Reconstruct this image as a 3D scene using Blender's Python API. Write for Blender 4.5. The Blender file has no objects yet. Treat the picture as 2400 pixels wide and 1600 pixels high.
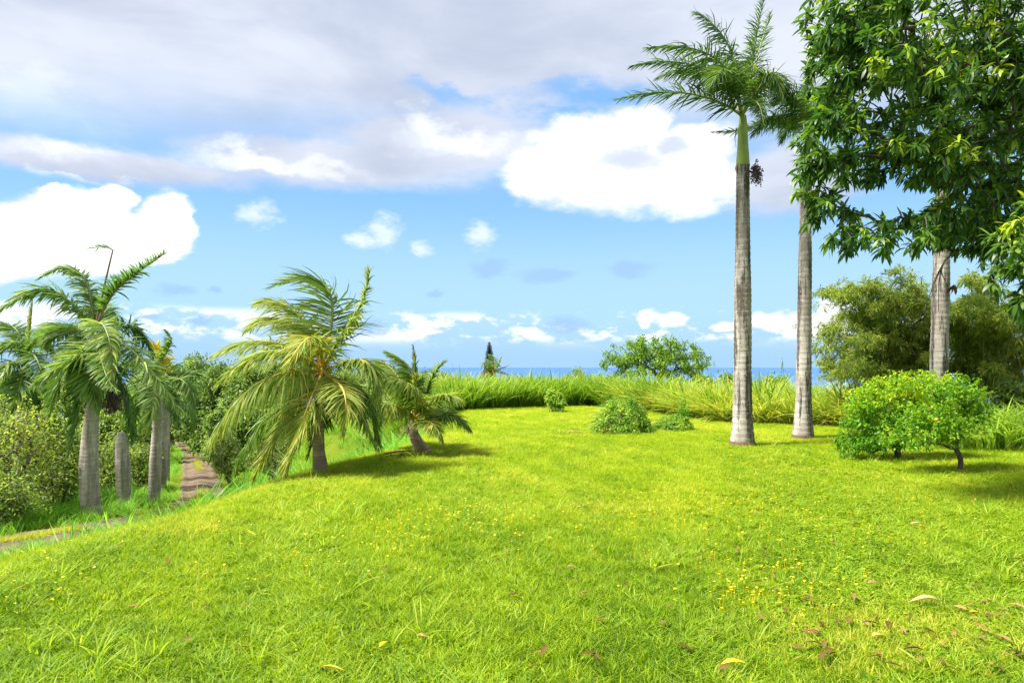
import bpy, math, random
import numpy as np
from mathutils import Vector, Matrix

rng = np.random.default_rng(11)
random.seed(11)
SC = bpy.context.scene
COL = SC.collection
R = math.radians
EYE = 2.0            # eye height above the lawn, metres
FPX = 1600.0         # focal length in photo pixels (24 mm lens)

# ------------------------------------------------------------------ camera
cam = bpy.data.cameras.new('camera')
cam.lens = 24.0; cam.sensor_width = 36.0; cam.shift_y = 0.025
cam.clip_start = 0.1; cam.clip_end = 250000.0
camo = bpy.data.objects.new('camera', cam); COL.objects.link(camo)
camo.location = (0, 0, EYE); camo.rotation_euler = (R(90), 0, 0)
SC.camera = camo

# ------------------------------------------------------------------ exposure
SC.view_settings.view_transform = 'Standard'
SC.view_settings.look = 'None'
SC.view_settings.exposure = 1.40
SC.view_settings.gamma = 1.0
SC.render.engine = 'CYCLES'
SC.cycles.use_denoising = True
SC.cycles.max_bounces = 6
SC.cycles.transparent_max_bounces = 4
SC.cycles.transmission_bounces = 4
SC.cycles.caustics_reflective = False
SC.cycles.caustics_refractive = False

# ------------------------------------------------------------------ sun
SUN_EL = 58.0
SUN_AZ = -105.0       # degrees from the view direction, to the left and a little behind
sl = bpy.data.lights.new('sun', 'SUN')
sl.energy = 4.5; sl.angle = R(11.0); sl.color = (1.0, 0.95, 0.86)
so = bpy.data.objects.new('sun', sl); COL.objects.link(so)
_e, _a = R(SUN_EL), R(SUN_AZ)
SUNV = Vector((math.cos(_e) * math.sin(_a), math.cos(_e) * math.cos(_a), math.sin(_e)))
so.rotation_euler = SUNV.to_track_quat('Z', 'Y').to_euler()
so.location = SUNV * 60

# ------------------------------------------------------------------ sky with clouds
world = bpy.data.worlds.new('World'); SC.world = world
world.use_nodes = True
WT = world.node_tree; WT.nodes.clear()

class S:
    """a socket with arithmetic"""
    def __init__(s, k): s.k = k
    def _m(s, op, o=None, o2=None, clamp=False):
        n = WT.nodes.new('ShaderNodeMath'); n.operation = op; n.use_clamp = clamp
        for i, q in enumerate((s, o, o2)):
            if q is None: continue
            if isinstance(q, S): WT.links.new(q.k, n.inputs[i])
            else: n.inputs[i].default_value = q
        return S(n.outputs[0])
    def __add__(s, o): return s._m('ADD', o)
    def __sub__(s, o): return s._m('SUBTRACT', o)
    def __mul__(s, o): return s._m('MULTIPLY', o)
    def __truediv__(s, o): return s._m('DIVIDE', o)
    def max(s, o): return s._m('MAXIMUM', o)
    def min(s, o): return s._m('MINIMUM', o)
    def smax(s, o, k=0.25): return s._m('SMOOTH_MAX', o, k)
def step(x, a, b):
    n = WT.nodes.new('ShaderNodeMapRange'); n.interpolation_type = 'SMOOTHSTEP'
    WT.links.new(x.k, n.inputs[0]); n.inputs[1].default_value = a; n.inputs[2].default_value = b
    return S(n.outputs[0])
def vec(x, y, z):
    n = WT.nodes.new('ShaderNodeCombineXYZ')
    for i, q in enumerate((x, y, z)):
        if isinstance(q, S): WT.links.new(q.k, n.inputs[i])
        else: n.inputs[i].default_value = q
    return n.outputs[0]
def noise(v, scale, detail=4, rough=0.5, dist=0.0, color=False):
    n = WT.nodes.new('ShaderNodeTexNoise'); n.inputs['Scale'].default_value = scale
    n.inputs['Detail'].default_value = detail; n.inputs['Roughness'].default_value = rough
    n.inputs['Distortion'].default_value = dist
    WT.links.new(v, n.inputs['Vector'])
    if color:
        sp = WT.nodes.new('ShaderNodeSeparateColor'); WT.links.new(n.outputs['Color'], sp.inputs[0])
        return S(sp.outputs[0]), S(sp.outputs[1])
    return S(n.outputs[0])
def mixc(f, a, b):
    n = WT.nodes.new('ShaderNodeMix'); n.data_type = 'RGBA'
    WT.links.new(f.k, n.inputs[0])
    for i, q in ((6, a), (7, b)):
        if isinstance(q, tuple): n.inputs[i].default_value = (*q, 1)
        else: WT.links.new(q, n.inputs[i])
    return n.outputs[2]

tc = WT.nodes.new('ShaderNodeTexCoord')
sep = WT.nodes.new('ShaderNodeSeparateXYZ'); WT.links.new(tc.outputs['Generated'], sep.inputs[0])
DX, DY, DZ = (S(sep.outputs[i]) for i in range(3))
AZ = DX._m('ARCTAN2', DY)
EL = DZ._m('ARCSINE')
def ang(u, v):
    a = math.atan((u - 1200) / FPX)
    return a, math.atan((860 - v) / FPX * math.cos(a))
def field(blobs, az, el, k=0.2):
    """union of soft ellipses given by direction (azimuth, elevation) and angular radii"""
    f = None
    for (u, v, ru, rv) in blobs:
        a, e = ang(u, v); c = math.cos(a)
        ra, re = ru / FPX * c * c, rv / FPX * c
        p = (az - a) / ra; q = (el - e) / re
        g = S(1 and ((p * p + q * q)._m('SQRT')).k) * -1.0 + 1.0
        f = g if f is None else f.smax(g, k)
    return f

sky = WT.nodes.new('ShaderNodeTexSky'); sky.sky_type = 'NISHITA'; sky.sun_disc = False
sky.sun_elevation = R(SUN_EL); sky.sun_rotation = R(SUN_AZ)
sky.altitude = 150; sky.air_density = 1.0; sky.dust_density = 0.6; sky.ozone_density = 1.6
hsv = WT.nodes.new('ShaderNodeHueSaturation'); hsv.inputs['Saturation'].default_value = 1.12
hsv.inputs['Value'].default_value = 1.0
WT.links.new(sky.outputs[0], hsv.inputs['Color'])
base = hsv.outputs[0]

dirv = vec(DX, DY, DZ * 2.0)
n1, n2 = noise(dirv, 6.0, 6, 0.6, 0, True)          # billow distortion
AZb = AZ + (n1 - 0.5) * 0.30; ELb = EL + (n2 - 0.5) * 0.17
n3, n4 = noise(dirv, 26.0, 4, 0.55, 0, True)
AZs = AZ + (n3 - 0.5) * 0.035; ELs = EL + (n4 - 0.5) * 0.022
fb = noise(dirv, 14.0, 6, 0.55)
fl = noise(dirv, 3.2, 4, 0.5)
fs = noise(dirv, 40.0, 4, 0.6)

CW = (4.7, 4.8, 4.95)        # sunlit cloud
# thin pale veil towards the horizon
base = mixc(step(EL, 1.2, 0.25) * 0.75, base, (0.95, 2.1, 3.85))
base = mixc(step(EL, 0.26, 0.09) * 0.80, base, (2.0, 3.15, 4.15))
base = mixc(step(EL, 0.085, 0.0) * 0.85, base, (1.62, 2.62, 4.1))
# far row of small cumulus over the sea, all round the horizon
hz_band = step(EL, 0.022, 0.034) * step(EL, 0.088, 0.055)
hz = noise(vec(AZ * 1.0, EL * 2.2, 3.1), 17.0, 6, 0.62)
hz_l = noise(vec(AZ * 1.0, EL * 0.4, 7.7), 5.0, 2, 0.5)
hz_a = step(hz + (hz_l - 0.5) * 0.55, 0.44, 0.58) * hz_band
base = mixc(hz_a * 0.55, base, (2.3, 3.2, 4.3))
hz_w = step(hz + (hz_l - 0.5) * 0.5 , 0.475, 0.60) * step(EL, 0.030, 0.048) * step(EL, 0.085, 0.068)
base = mixc(hz_w * 0.95, base, CW)
f = field([(1965, 715, 60, 38), (1900, 760, 90, 36), (1800, 752, 60, 24), (1580, 748, 45, 22), (1520, 745, 25, 24), (1700, 765, 45, 16)], AZs, ELs, 0.15)
base = mixc(step(f, 0.0, 0.45) * 0.95, base, CW)
# small puffs and shreds
f = field([(600, 500, 62, 42), (905, 540, 55, 50), (850, 565, 50, 25), (1130, 552, 50, 42), (990, 582, 40, 24)], AZs, ELs, 0.1)
f = f + (fs - 0.5) * 1.5 + (fb - 0.5) * 0.8
base = mixc(step(f, 0.0, 0.95) * 0.72, base, (3.9, 4.2, 4.75))
f = field([(410, 680, 62, 22), (500, 678, 25, 10), (1145, 630, 55, 30), (1280, 645, 85, 24), (1475, 632, 65, 32), (345, 745, 40, 10), (475, 748, 45, 18), (1018, 688, 32, 12), (870, 770, 55, 30), (1330, 760, 80, 26)], AZs, ELs, 0.1)
f = f + (fs - 0.5) * 0.9
base = mixc(step(f, 0.0, 0.7) * 0.62, base, (1.5, 2.35, 3.6))
# the high grey deck that covers the upper sky
edge = (AZ * AZ) * -0.05 + 0.285
deck = (EL - edge) * 9.0 + (fl - 0.5) * 0.9 + (fb - 0.5) * 0.35
hole = field([(1370, 210, 260, 70), (1300, 285, 130, 50), (1060, 225, 170, 50)], AZb, ELb, 0.3)
deck = deck - step(hole, 0.0, 0.9) * 0.9
deck = deck.smax(field([(1030, 330, 300, 95), (1850, 420, 190, 90), (800, 385, 420, 62), (250, 385, 420, 45)], AZs, ELs, 0.3) * 2.0 + (fb - 0.5) * 1.2, 0.3)
deck_a = step(deck, -0.35, 1.0)
dv = vec(DX * 1.0, DY * 1.0, DZ * 2.6)
dn = noise(dv, 2.6, 5, 0.5, 0.3) * 0.75 + noise(dv, 6.5, 5, 0.55, 0.4) * 0.25
shade = step(dn + (EL - 0.42) * 0.0, 0.36, 0.66)
dcol = mixc(shade, (2.2, 2.45, 3.05), (3.3, 3.5, 3.95))
bright = field([(620, 375, 330, 34), (1060, 315, 190, 45), (150, 400, 300, 22), (60, 250, 260, 90)], AZb, ELb, 0.3)
dcol = mixc(step(bright, 0.0, 0.8), dcol, (3.95, 4.05, 4.3))
base = mixc(deck_a * 0.97, base, dcol)
# the two big sunlit cumulus
f = field([(60, 560, 150, 110), (200, 550, 190, 110), (130, 470, 70, 40), (270, 465, 60, 40), (395, 510, 85, 75), (350, 560, 120, 70), (-60, 590, 160, 90)], AZs, ELs, 0.2)
f = f + (fb - 0.5) * 0.55
base = mixc(step(f, 0.02, 0.30), base, mixc(step(noise(dirv, 17.0, 5, 0.6), 0.36, 0.56), (4.15, 4.25, 4.45), (5.4, 5.45, 5.5)))
f = field([(1460, 400, 270, 110), (1400, 330, 180, 70), (1500, 290, 90, 50), (1620, 430, 150, 85), (1260, 410, 100, 75), (1640, 340, 110, 60)], AZs, ELs, 0.2)
f = f + (fb - 0.5) * 0.6
cg = field([(1480, 375, 120, 38), (1570, 345, 60, 28)], AZs, ELs, 0.2) + (fb - 0.5) * 0.8
cbil = noise(dirv, 22.0, 5, 0.6)
ccol = mixc(step(cbil, 0.40, 0.62), (3.95, 4.1, 4.4), (5.3, 5.35, 5.4))
ccol = mixc(step(cg, 0.0, 0.7), ccol, (2.9, 3.2, 3.95))
base = mixc(step(f, 0.0, 0.42), base, ccol)

bg = WT.nodes.new('ShaderNodeBackground'); bg.inputs['Strength'].default_value = 0.1
WT.links.new(base, bg.inputs['Color'])
wo = WT.nodes.new('ShaderNodeOutputWorld'); WT.links.new(bg.outputs[0], wo.inputs[0])
world.cycles.sampling_method = 'MANUAL'; world.cycles.sample_map_resolution = 512

# ================================================================== helpers
def W(u, v, d):
    """the place d metres ahead that the photograph shows at (u, v)"""
    return np.array([(u - 1200) / FPX * d, d, EYE - (v - 860) / FPX * d])

def unit(a):
    return a / np.maximum(np.linalg.norm(a, axis=-1, keepdims=True), 1e-9)

class MB:
    def __init__(s): s.v = []; s.f3 = []; s.f4 = []; s.t = []; s.n = 0
    def add(s, V, quads=None, tris=None, tint=None):
        V = np.asarray(V, float).reshape(-1, 3)
        if quads is not None and len(quads): s.f4.append(np.asarray(quads).reshape(-1, 4) + s.n)
        if tris is not None and len(tris): s.f3.append(np.asarray(tris).reshape(-1, 3) + s.n)
        t = np.zeros(len(V)) if tint is None else np.broadcast_to(np.asarray(tint, float), (len(V),)) if np.ndim(tint) == 0 else np.asarray(tint, float)
        s.v.append(V); s.t.append(t); s.n += len(V)
    def mesh(s, name, mat, smooth=True, origin=(0, 0, 0)):
        V = np.concatenate(s.v) - np.asarray(origin, float); T = np.concatenate(s.t)
        f4 = np.concatenate(s.f4) if s.f4 else np.zeros((0, 4), int)
        f3 = np.concatenate(s.f3) if s.f3 else np.zeros((0, 3), int)
        me = bpy.data.meshes.new(name)
        me.vertices.add(len(V)); me.vertices.foreach_set('co', V.astype(np.float32).ravel())
        nl = f4.size + f3.size
        me.loops.add(nl); me.loops.foreach_set('vertex_index', np.concatenate([f4.ravel(), f3.ravel()]).astype(np.int32))
        me.polygons.add(len(f4) + len(f3))
        st = np.concatenate([np.arange(len(f4)) * 4, f4.size + np.arange(len(f3)) * 3]).astype(np.int32)
        me.polygons.foreach_set('loop_start', st)
        me.polygons.foreach_set('use_smooth', np.full(len(st), smooth))
        at = me.attributes.new('tint', 'FLOAT', 'POINT'); at.data.foreach_set('value', T.astype(np.float32))
        me.update(calc_edges=True)
        if mat: me.materials.append(mat)
        return me
    def build(s, name, mat, parent=None, origin=(0, 0, 0), smooth=True, link=True):
        o = bpy.data.objects.new(name, s.mesh(name, mat, smooth, origin))
        if link: COL.objects.link(o)
        if parent is not None: o.parent = parent
        else: o.location = origin
        return o

def tag(o, label=None, cat=None, group=None, kind=None):
    if label: o['label'] = label
    if cat: o['category'] = cat
    if group: o['group'] = group
    if kind: o['kind'] = kind
    return o
def thing(name, loc, label, cat, group=None):
    o = bpy.data.objects.new(name, None); COL.objects.link(o)
    o.location = loc; o.empty_display_size = 0.2
    return tag(o, label, cat, group)

def bez(pts, t):
    p = [np.asarray(q, float) for q in pts]; t = np.asarray(t)[:, None]
    return p[0] * (1 - t) ** 3 + 3 * p[1] * t * (1 - t) ** 2 + 3 * p[2] * t * t * (1 - t) + p[3] * t ** 3

def tube(mb, path, rad, sides=8, tint=0.0, cap=False):
    path = np.asarray(path, float); k = len(path); rad = np.broadcast_to(rad, (k,))
    T = unit(np.gradient(path, axis=0))
    up = np.array([0, 0, 1.0]) if abs(T[0][2]) < 0.9 else np.array([1.0, 0, 0])
    X = np.zeros_like(path); x = np.cross(T[0], up); x /= np.linalg.norm(x)
    for i in range(k):
        x = x - T[i] * np.dot(x, T[i]); x /= max(np.linalg.norm(x), 1e-9); X[i] = x
    Y = np.cross(T, X)
    a = np.arange(sides) / sides * 2 * math.pi
    V = path[:, None] + rad[:, None, None] * (np.cos(a)[None, :, None] * X[:, None] + np.sin(a)[None, :, None] * Y[:, None])
    i = np.arange(k - 1)[:, None] * sides; j = np.arange(sides)[None]; j2 = (j + 1) % sides
    q = np.stack([i + j, i + j2, i + sides + j2, i + sides + j], -1).reshape(-1, 4)
    V = V.reshape(-1, 3); tri = None
    if cap:
        V = np.vstack([V, path[-1]]); e = (k - 1) * sides
        tri = np.stack([e + np.arange(sides), e + (np.arange(sides) + 1) % sides, np.full(sides, k * sides)], -1)
    mb.add(V, q, tri, tint)

def strips(mb, C, Sd, w, tint):
    """C (n,k,3) centre lines, Sd (n,3) or (n,k,3) width directions, w (n,k) half widths"""
    n, k = C.shape[:2]
    if Sd.ndim == 2: Sd = Sd[:, None]
    V = np.stack([C - Sd * w[..., None], C + Sd * w[..., None]], 2).reshape(n, k * 2, 3)
    b = np.arange(n)[:, None] * (2 * k); i = np.arange(k - 1)[None] * 2
    q = np.stack([b + i, b + i + 1, b + i + 3, b + i + 2], -1).reshape(-1, 4)
    mb.add(V.reshape(-1, 3), q, None, np.repeat(np.broadcast_to(tint, (n,)), 2 * k))

def leaves(mb, P, D, N, L, Wd, droop, tint, fold=0.25, prof=(0.9, 0.75), pos=(0.35, 0.7)):
    """lance-shaped leaves: base point, two pairs, tip"""
    n = len(P); D = unit(D); Sd = unit(np.cross(D, N)); N = np.cross(Sd, D)
    L = np.broadcast_to(L, (n,))[:, None]; Wd = np.broadcast_to(Wd, (n,))[:, None] * 0.5
    G = np.array([0, 0, -1.0]); dr = np.broadcast_to(droop, (n,))[:, None]
    def c(t): return P + D * L * t + G * dr * L * t * t
    a, b = c(pos[0]), c(pos[1])
    V = np.stack([P, a + Sd * Wd * prof[0] + N * Wd * fold, a - Sd * Wd * prof[0] + N * Wd * fold,
                  b + Sd * Wd * prof[1] + N * Wd * fold, b - Sd * Wd * prof[1] + N * Wd * fold, c(1.0)], 1)
    o = np.arange(n)[:, None] * 6
    q = o + np.array([[1, 3, 4, 2]]); t1 = o + np.array([[0, 1, 2]]); t2 = o + np.array([[3, 5, 4]])
    mb.add(V.reshape(-1, 3), q, np.vstack([t1, t2]), np.repeat(np.broadcast_to(tint, (n,)), 6))

def rdir(n):
    return unit(rng.normal(size=(n, 3)))

_ph = np.random.default_rng(3).uniform(0, 6.28, (40, 2)); _fr = np.random.default_rng(4).normal(size=(40, 2))
def vnoise(x, y, scale):
    """smooth pseudo-noise, about -1..1"""
    x = np.asarray(x, float) / scale; y = np.asarray(y, float) / scale; s = 0
    for i in range(12):
        f = _fr[i] * (1 + 0.35 * i)
        s = s + np.sin(f[0] * x + f[1] * y + _ph[i, 0] + 1.3 * np.sin(_fr[i + 14][0] * y * 0.7 + _ph[i, 1])) / (1 + 0.25 * i)
    return s / 3.4

# ================================================================== materials
def newmat(name):
    m = bpy.data.materials.new(name); m.use_nodes = True
    nt = m.node_tree; nt.nodes.clear(); out = nt.nodes.new('ShaderNodeOutputMaterial')
    return m, nt, out
def nd(nt, kind, **kw):
    n = nt.nodes.new(kind)
    for k, v in kw.items():
        if k in n.inputs: n.inputs[k].default_value = v
        else: setattr(n, k, v)
    return n
def ramp(nt, fac, stops):
    n = nt.nodes.new('ShaderNodeValToRGB'); e = n.color_ramp.elements
    while len(e) < len(stops): e.new(0.5)
    for q, (p, c) in zip(e, stops): q.position = p; q.color = (*c, 1)
    nt.links.new(fac, n.inputs[0]); return n.outputs[0]

def leafmat(name, stops, trans=0.45, rough=0.45, spec=0.4, inst=False, tcol=1.35, gain=1.0):
    stops = [(q, tuple(min(0.62, w * gain) for w in c)) for q, c in stops]
    m, nt, out = newmat(name)
    a = nd(nt, 'ShaderNodeAttribute', attribute_name='tint')
    fac = a.outputs['Fac']
    if inst:
        b = nd(nt, 'ShaderNodeAttribute', attribute_name='itint'); b.attribute_type = 'INSTANCER'
        mm = nd(nt, 'ShaderNodeMath', operation='ADD'); nt.links.new(fac, mm.inputs[0]); nt.links.new(b.outputs['Fac'], mm.inputs[1])
        fac = mm.outputs[0]
    col = ramp(nt, fac, stops)
    p = nd(nt, 'ShaderNodeBsdfPrincipled', Roughness=rough); p.inputs['Specular IOR Level'].default_value = spec
    nt.links.new(col, p.inputs['Base Color'])
    t = nd(nt, 'ShaderNodeBsdfTranslucent')
    g = nd(nt, 'ShaderNodeMix', data_type='RGBA', blend_type='MULTIPLY'); g.inputs[0].default_value = 1
    nt.links.new(col, g.inputs[6]); g.inputs[7].default_value = (tcol * 1.02, tcol, tcol * 0.55, 1)
    nt.links.new(g.outputs[2], t.inputs[0])
    mx = nd(nt, 'ShaderNodeMixShader'); mx.inputs[0].default_value = trans
    nt.links.new(p.outputs[0], mx.inputs[1]); nt.links.new(t.outputs[0], mx.inputs[2]); nt.links.new(mx.outputs[0], out.inputs[0])
    return m

def barkmat(name, c0, c1, scale=8, zs=0.35, bump=0.4, rough=0.9, rings=0.0, stain=0.0, lichen=0.0):
    m, nt, out = newmat(name); L = nt.links.new
    tcn = nd(nt, 'ShaderNodeTexCoord')
    mp = nd(nt, 'ShaderNodeMapping'); mp.inputs['Scale'].default_value = (1, 1, zs); L(tcn.outputs['Object'], mp.inputs[0])
    n1 = nd(nt, 'ShaderNodeTexNoise', Scale=scale, Detail=6, Roughness=0.65); L(mp.outputs[0], n1.inputs[0])
    col = ramp(nt, n1.outputs[0], [(0.3, c0), (0.7, c1)]); h = n1.outputs[0]
    def mixin(fac, c, a=1.0):
        nonlocal col
        x = nd(nt, 'ShaderNodeMix', data_type='RGBA'); k = nd(nt, 'ShaderNodeMath', operation='MULTIPLY'); k.inputs[1].default_value = a
        L(fac, k.inputs[0]); L(k.outputs[0], x.inputs[0]); L(col, x.inputs[6]); x.inputs[7].default_value = (*c, 1); col = x.outputs[2]
    if rings:
        mr = nd(nt, 'ShaderNodeMapping'); mr.inputs['Scale'].default_value = (0.6, 0.6, 7.0); L(tcn.outputs['Object'], mr.inputs[0])
        nr = nd(nt, 'ShaderNodeTexNoise', Scale=2.6, Detail=5, Roughness=0.7); L(mr.outputs[0], nr.inputs[0])
        rf = ramp(nt, nr.outputs[0], [(0.44, (0, 0, 0)), (0.52, (1, 1, 1)), (0.56, (1, 1, 1)), (0.64, (0, 0, 0))])
        mixin(rf, tuple(q * 0.55 for q in c0), rings); h = nr.outputs[0]
    if stain:
        ms = nd(nt, 'ShaderNodeMapping'); ms.inputs['Scale'].default_value = (3.2, 3.2, 0.32); L(tcn.outputs['Object'], ms.inputs[0])
        ns = nd(nt, 'ShaderNodeTexNoise', Scale=1.6, Detail=7, Roughness=0.72); L(ms.outputs[0], ns.inputs[0])
        mixin(ramp(nt, ns.outputs[0], [(0.47, (0, 0, 0)), (0.57, (1, 1, 1))]), (0.055, 0.05, 0.042), stain)
        ms2 = nd(nt, 'ShaderNodeMapping'); ms2.inputs['Scale'].default_value = (1.3, 1.3, 0.5); L(tcn.outputs['Object'], ms2.inputs[0])
        nb = nd(nt, 'ShaderNodeTexNoise', Scale=1.3, Detail=4, Roughness=0.6); L(ms2.outputs[0], nb.inputs[0])
        mixin(ramp(nt, nb.outputs[0], [(0.45, (0, 0, 0)), (0.62, (1, 1, 1))]), (0.16, 0.12, 0.10), stain * 0.6)
    if lichen:
        vo = nd(nt, 'ShaderNodeTexNoise', Scale=16.0, Detail=3, Roughness=0.6); L(tcn.outputs['Object'], vo.inputs[0])
        mixin(ramp(nt, vo.outputs[0], [(0.63, (0, 0, 0)), (0.67, (1, 1, 1))]), (0.50, 0.54, 0.42), lichen)
    p = nd(nt, 'ShaderNodeBsdfPrincipled', Roughness=rough); L(col, p.inputs['Base Color']); p.inputs['Specular IOR Level'].default_value = 0.2
    b = nd(nt, 'ShaderNodeBump', Strength=bump, Distance=0.02); L(h, b.inputs['Height']); L(b.outputs[0], p.inputs['Normal'])
    L(p.outputs[0], out.inputs[0]); return m

def plainmat(name, c, rough=0.7, c2=None, scale=30):
    m, nt, out = newmat(name)
    p = nd(nt, 'ShaderNodeBsdfPrincipled', Roughness=rough)
    n = nd(nt, 'ShaderNodeTexNoise', Scale=scale, Detail=4); tcn = nd(nt, 'ShaderNodeTexCoord'); nt.links.new(tcn.outputs['Object'], n.inputs[0])
    nt.links.new(ramp(nt, n.outputs[0], [(0.3, c), (0.7, c2 or tuple(q * 1.3 for q in c))]), p.inputs['Base Color'])
    nt.links.new(p.outputs[0], out.inputs[0]); return m

M = {}
M['lawn'] = leafmat('lawn_blades', [(0.0, (0.05, 0.115, 0.006)), (0.4, (0.20, 0.325, 0.007)), (0.8, (0.36, 0.44, 0.015)), (1.0, (0.50, 0.48, 0.07))], 0.48, 0.5, 0.15, True, gain=1.15)
M['weed'] = leafmat('broad_grass', [(0.0, (0.05, 0.12, 0.010)), (0.45, (0.19, 0.32, 0.012)), (0.8, (0.33, 0.43, 0.03)), (1.0, (0.46, 0.47, 0.09))], 0.48, 0.5, 0.2, True, gain=1.15)
M['clover'] = leafmat('ground_peanut_leaf', [(0.0, (0.07, 0.155, 0.010)), (0.5, (0.19, 0.315, 0.012)), (1.0, (0.37, 0.44, 0.04))], 0.45, 0.5, 0.2, True, gain=1.15)
M['petal'] = plainmat('yellow_petal', (0.75, 0.55, 0.0), 0.6, (0.8, 0.62, 0.01))
M['cane'] = leafmat('cane_grass_blade', [(0.0, (0.05, 0.12, 0.012)), (0.5, (0.12, 0.24, 0.02)), (0.8, (0.25, 0.36, 0.04)), (1.0, (0.42, 0.42, 0.10))], 0.45, 0.45, 0.35, True, gain=1.3)
M['gold'] = leafmat('golden_grass_blade', [(0.0, (0.05, 0.11, 0.010)), (0.5, (0.24, 0.34, 0.03)), (1.0, (0.50, 0.47, 0.10))], 0.48, 0.5, 0.25, True, gain=1.3)
M['verge'] = leafmat('verge_grass_blade', [(0.0, (0.05, 0.15, 0.012)), (0.5, (0.12, 0.28, 0.025)), (1.0, (0.26, 0.40, 0.06))], 0.5, 0.5, 0.25, True, gain=1.6)
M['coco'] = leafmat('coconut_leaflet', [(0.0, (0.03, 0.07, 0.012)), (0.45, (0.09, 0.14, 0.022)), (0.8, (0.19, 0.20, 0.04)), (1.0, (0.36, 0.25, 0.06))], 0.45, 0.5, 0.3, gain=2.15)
M['royal'] = leafmat('royal_palm_leaflet', [(0.0, (0.02, 0.055, 0.012)), (0.5, (0.05, 0.12, 0.022)), (0.85, (0.13, 0.22, 0.03)), (1.0, (0.28, 0.26, 0.05))], 0.36, 0.5, 0.35, gain=1.15)
M['royal2'] = leafmat('silvery_palm_leaflet', [(0.0, (0.025, 0.065, 0.014)), (0.5, (0.075, 0.14, 0.030)), (0.85, (0.18, 0.225, 0.05)), (1.0, (0.32, 0.28, 0.06))], 0.42, 0.48, 0.35, gain=2.0)
M['rach_y'] = plainmat('yellow_leaf_stalk', (0.42, 0.27, 0.03), 0.5, (0.52, 0.38, 0.05), 6)
M['rach_g'] = plainmat('green_leaf_stalk', (0.16, 0.20, 0.05), 0.5, (0.26, 0.28, 0.08), 6)
M['rach_b'] = plainmat('brown_leaf_stalk', (0.20, 0.12, 0.06), 0.7, (0.30, 0.20, 0.10), 6)
M['shaft'] = plainmat('green_crownshaft', (0.20, 0.30, 0.03), 0.4, (0.36, 0.44, 0.06), 3)
M['palmbark'] = barkmat('grey_palm_bark', (0.42, 0.37, 0.32), (0.64, 0.59, 0.53), 9, 0.3, 0.3, 0.9, 0.55, 0.95, 0.6)
M['palmbark2'] = barkmat('beige_palm_bark', (0.42, 0.37, 0.32), (0.62, 0.56, 0.49), 9, 0.3, 0.3, 0.9, 0.55, 0.45, 0.1)
M['cocobark'] = barkmat('coconut_bark', (0.34, 0.25, 0.18), (0.50, 0.39, 0.30), 9, 0.5, 0.5, 0.9, 0.75, 0.2)
M['rootmat'] = plainmat('dark_root_mat', (0.10, 0.055, 0.035), 0.95, (0.18, 0.11, 0.07), 20)
M['bark'] = barkmat('dark_bark', (0.06, 0.045, 0.035), (0.14, 0.11, 0.085), 12, 0.3, 0.6)
M['bark2'] = barkmat('grey_twig_bark', (0.14, 0.11, 0.085), (0.26, 0.22, 0.17), 12, 0.3, 0.5)
M['mango'] = leafmat('mango_leaf', [(0.0, (0.012, 0.040, 0.008)), (0.5, (0.035, 0.085, 0.012)), (0.8, (0.10, 0.17, 0.018)), (1.0, (0.26, 0.33, 0.02))], 0.42, 0.42, 0.42, gain=1.9)
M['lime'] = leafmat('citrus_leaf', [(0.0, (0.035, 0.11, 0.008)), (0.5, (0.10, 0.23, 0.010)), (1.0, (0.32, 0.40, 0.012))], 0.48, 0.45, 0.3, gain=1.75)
M['shrub'] = leafmat('olive_shrub_leaf', [(0.0, (0.030, 0.060, 0.012)), (0.5, (0.10, 0.145, 0.030)), (0.85, (0.20, 0.23, 0.045)), (1.0, (0.36, 0.30, 0.03))], 0.48, 0.5, 0.3, gain=2.3)
M['tree'] = leafmat('woodland_leaf', [(0.0, (0.025, 0.05, 0.012)), (0.5, (0.075, 0.125, 0.025)), (1.0, (0.20, 0.24, 0.05))], 0.46, 0.5, 0.3, gain=2.3)
M['pod'] = leafmat('feathery_tree_leaf', [(0.0, (0.05, 0.12, 0.015)), (0.5, (0.12, 0.22, 0.02)), (1.0, (0.25, 0.34, 0.03))], 0.42, 0.5, 0.3, gain=1.55)
M['bamboo'] = leafmat('bamboo_leaf', [(0.0, (0.04, 0.085, 0.012)), (0.5, (0.125, 0.185, 0.022)), (1.0, (0.29, 0.30, 0.05))], 0.45, 0.45, 0.4, gain=1.6)
M['culm'] = plainmat('bamboo_cane', (0.24, 0.22, 0.06), 0.5, (0.36, 0.32, 0.10), 5)
M['vine'] = leafmat('vine_leaf', [(0.0, (0.03, 0.10, 0.010)), (0.5, (0.10, 0.21, 0.018)), (1.0, (0.30, 0.34, 0.05))], 0.45, 0.5, 0.3, gain=1.85)
M['pine'] = leafmat('pine_needles', [(0.0, (0.02, 0.04, 0.02)), (1.0, (0.06, 0.085, 0.035))], 0.15, 0.6, 0.2)
M['dry'] = leafmat('dry_leaf', [(0.0, (0.09, 0.05, 0.018)), (0.5, (0.24, 0.145, 0.05)), (0.8, (0.46, 0.33, 0.15)), (1.0, (0.70, 0.40, 0.015))], 0.15, 0.85, 0.08)
M['yellow'] = leafmat('yellow_dying_leaflet', [(0.0, (0.62, 0.46, 0.01)), (1.0, (0.62, 0.56, 0.02))], 0.4, 0.5, 0.2)
M['nut'] = plainmat('green_coconut', (0.24, 0.24, 0.04), 0.45, (0.38, 0.33, 0.07), 8)
M['berry'] = plainmat('purple_berries', (0.07, 0.045, 0.05), 0.6, (0.14, 0.09, 0.09), 20)
M['orange'] = plainmat('orange_fruit', (0.75, 0.28, 0.02), 0.45, (0.8, 0.36, 0.03), 8)
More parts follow.
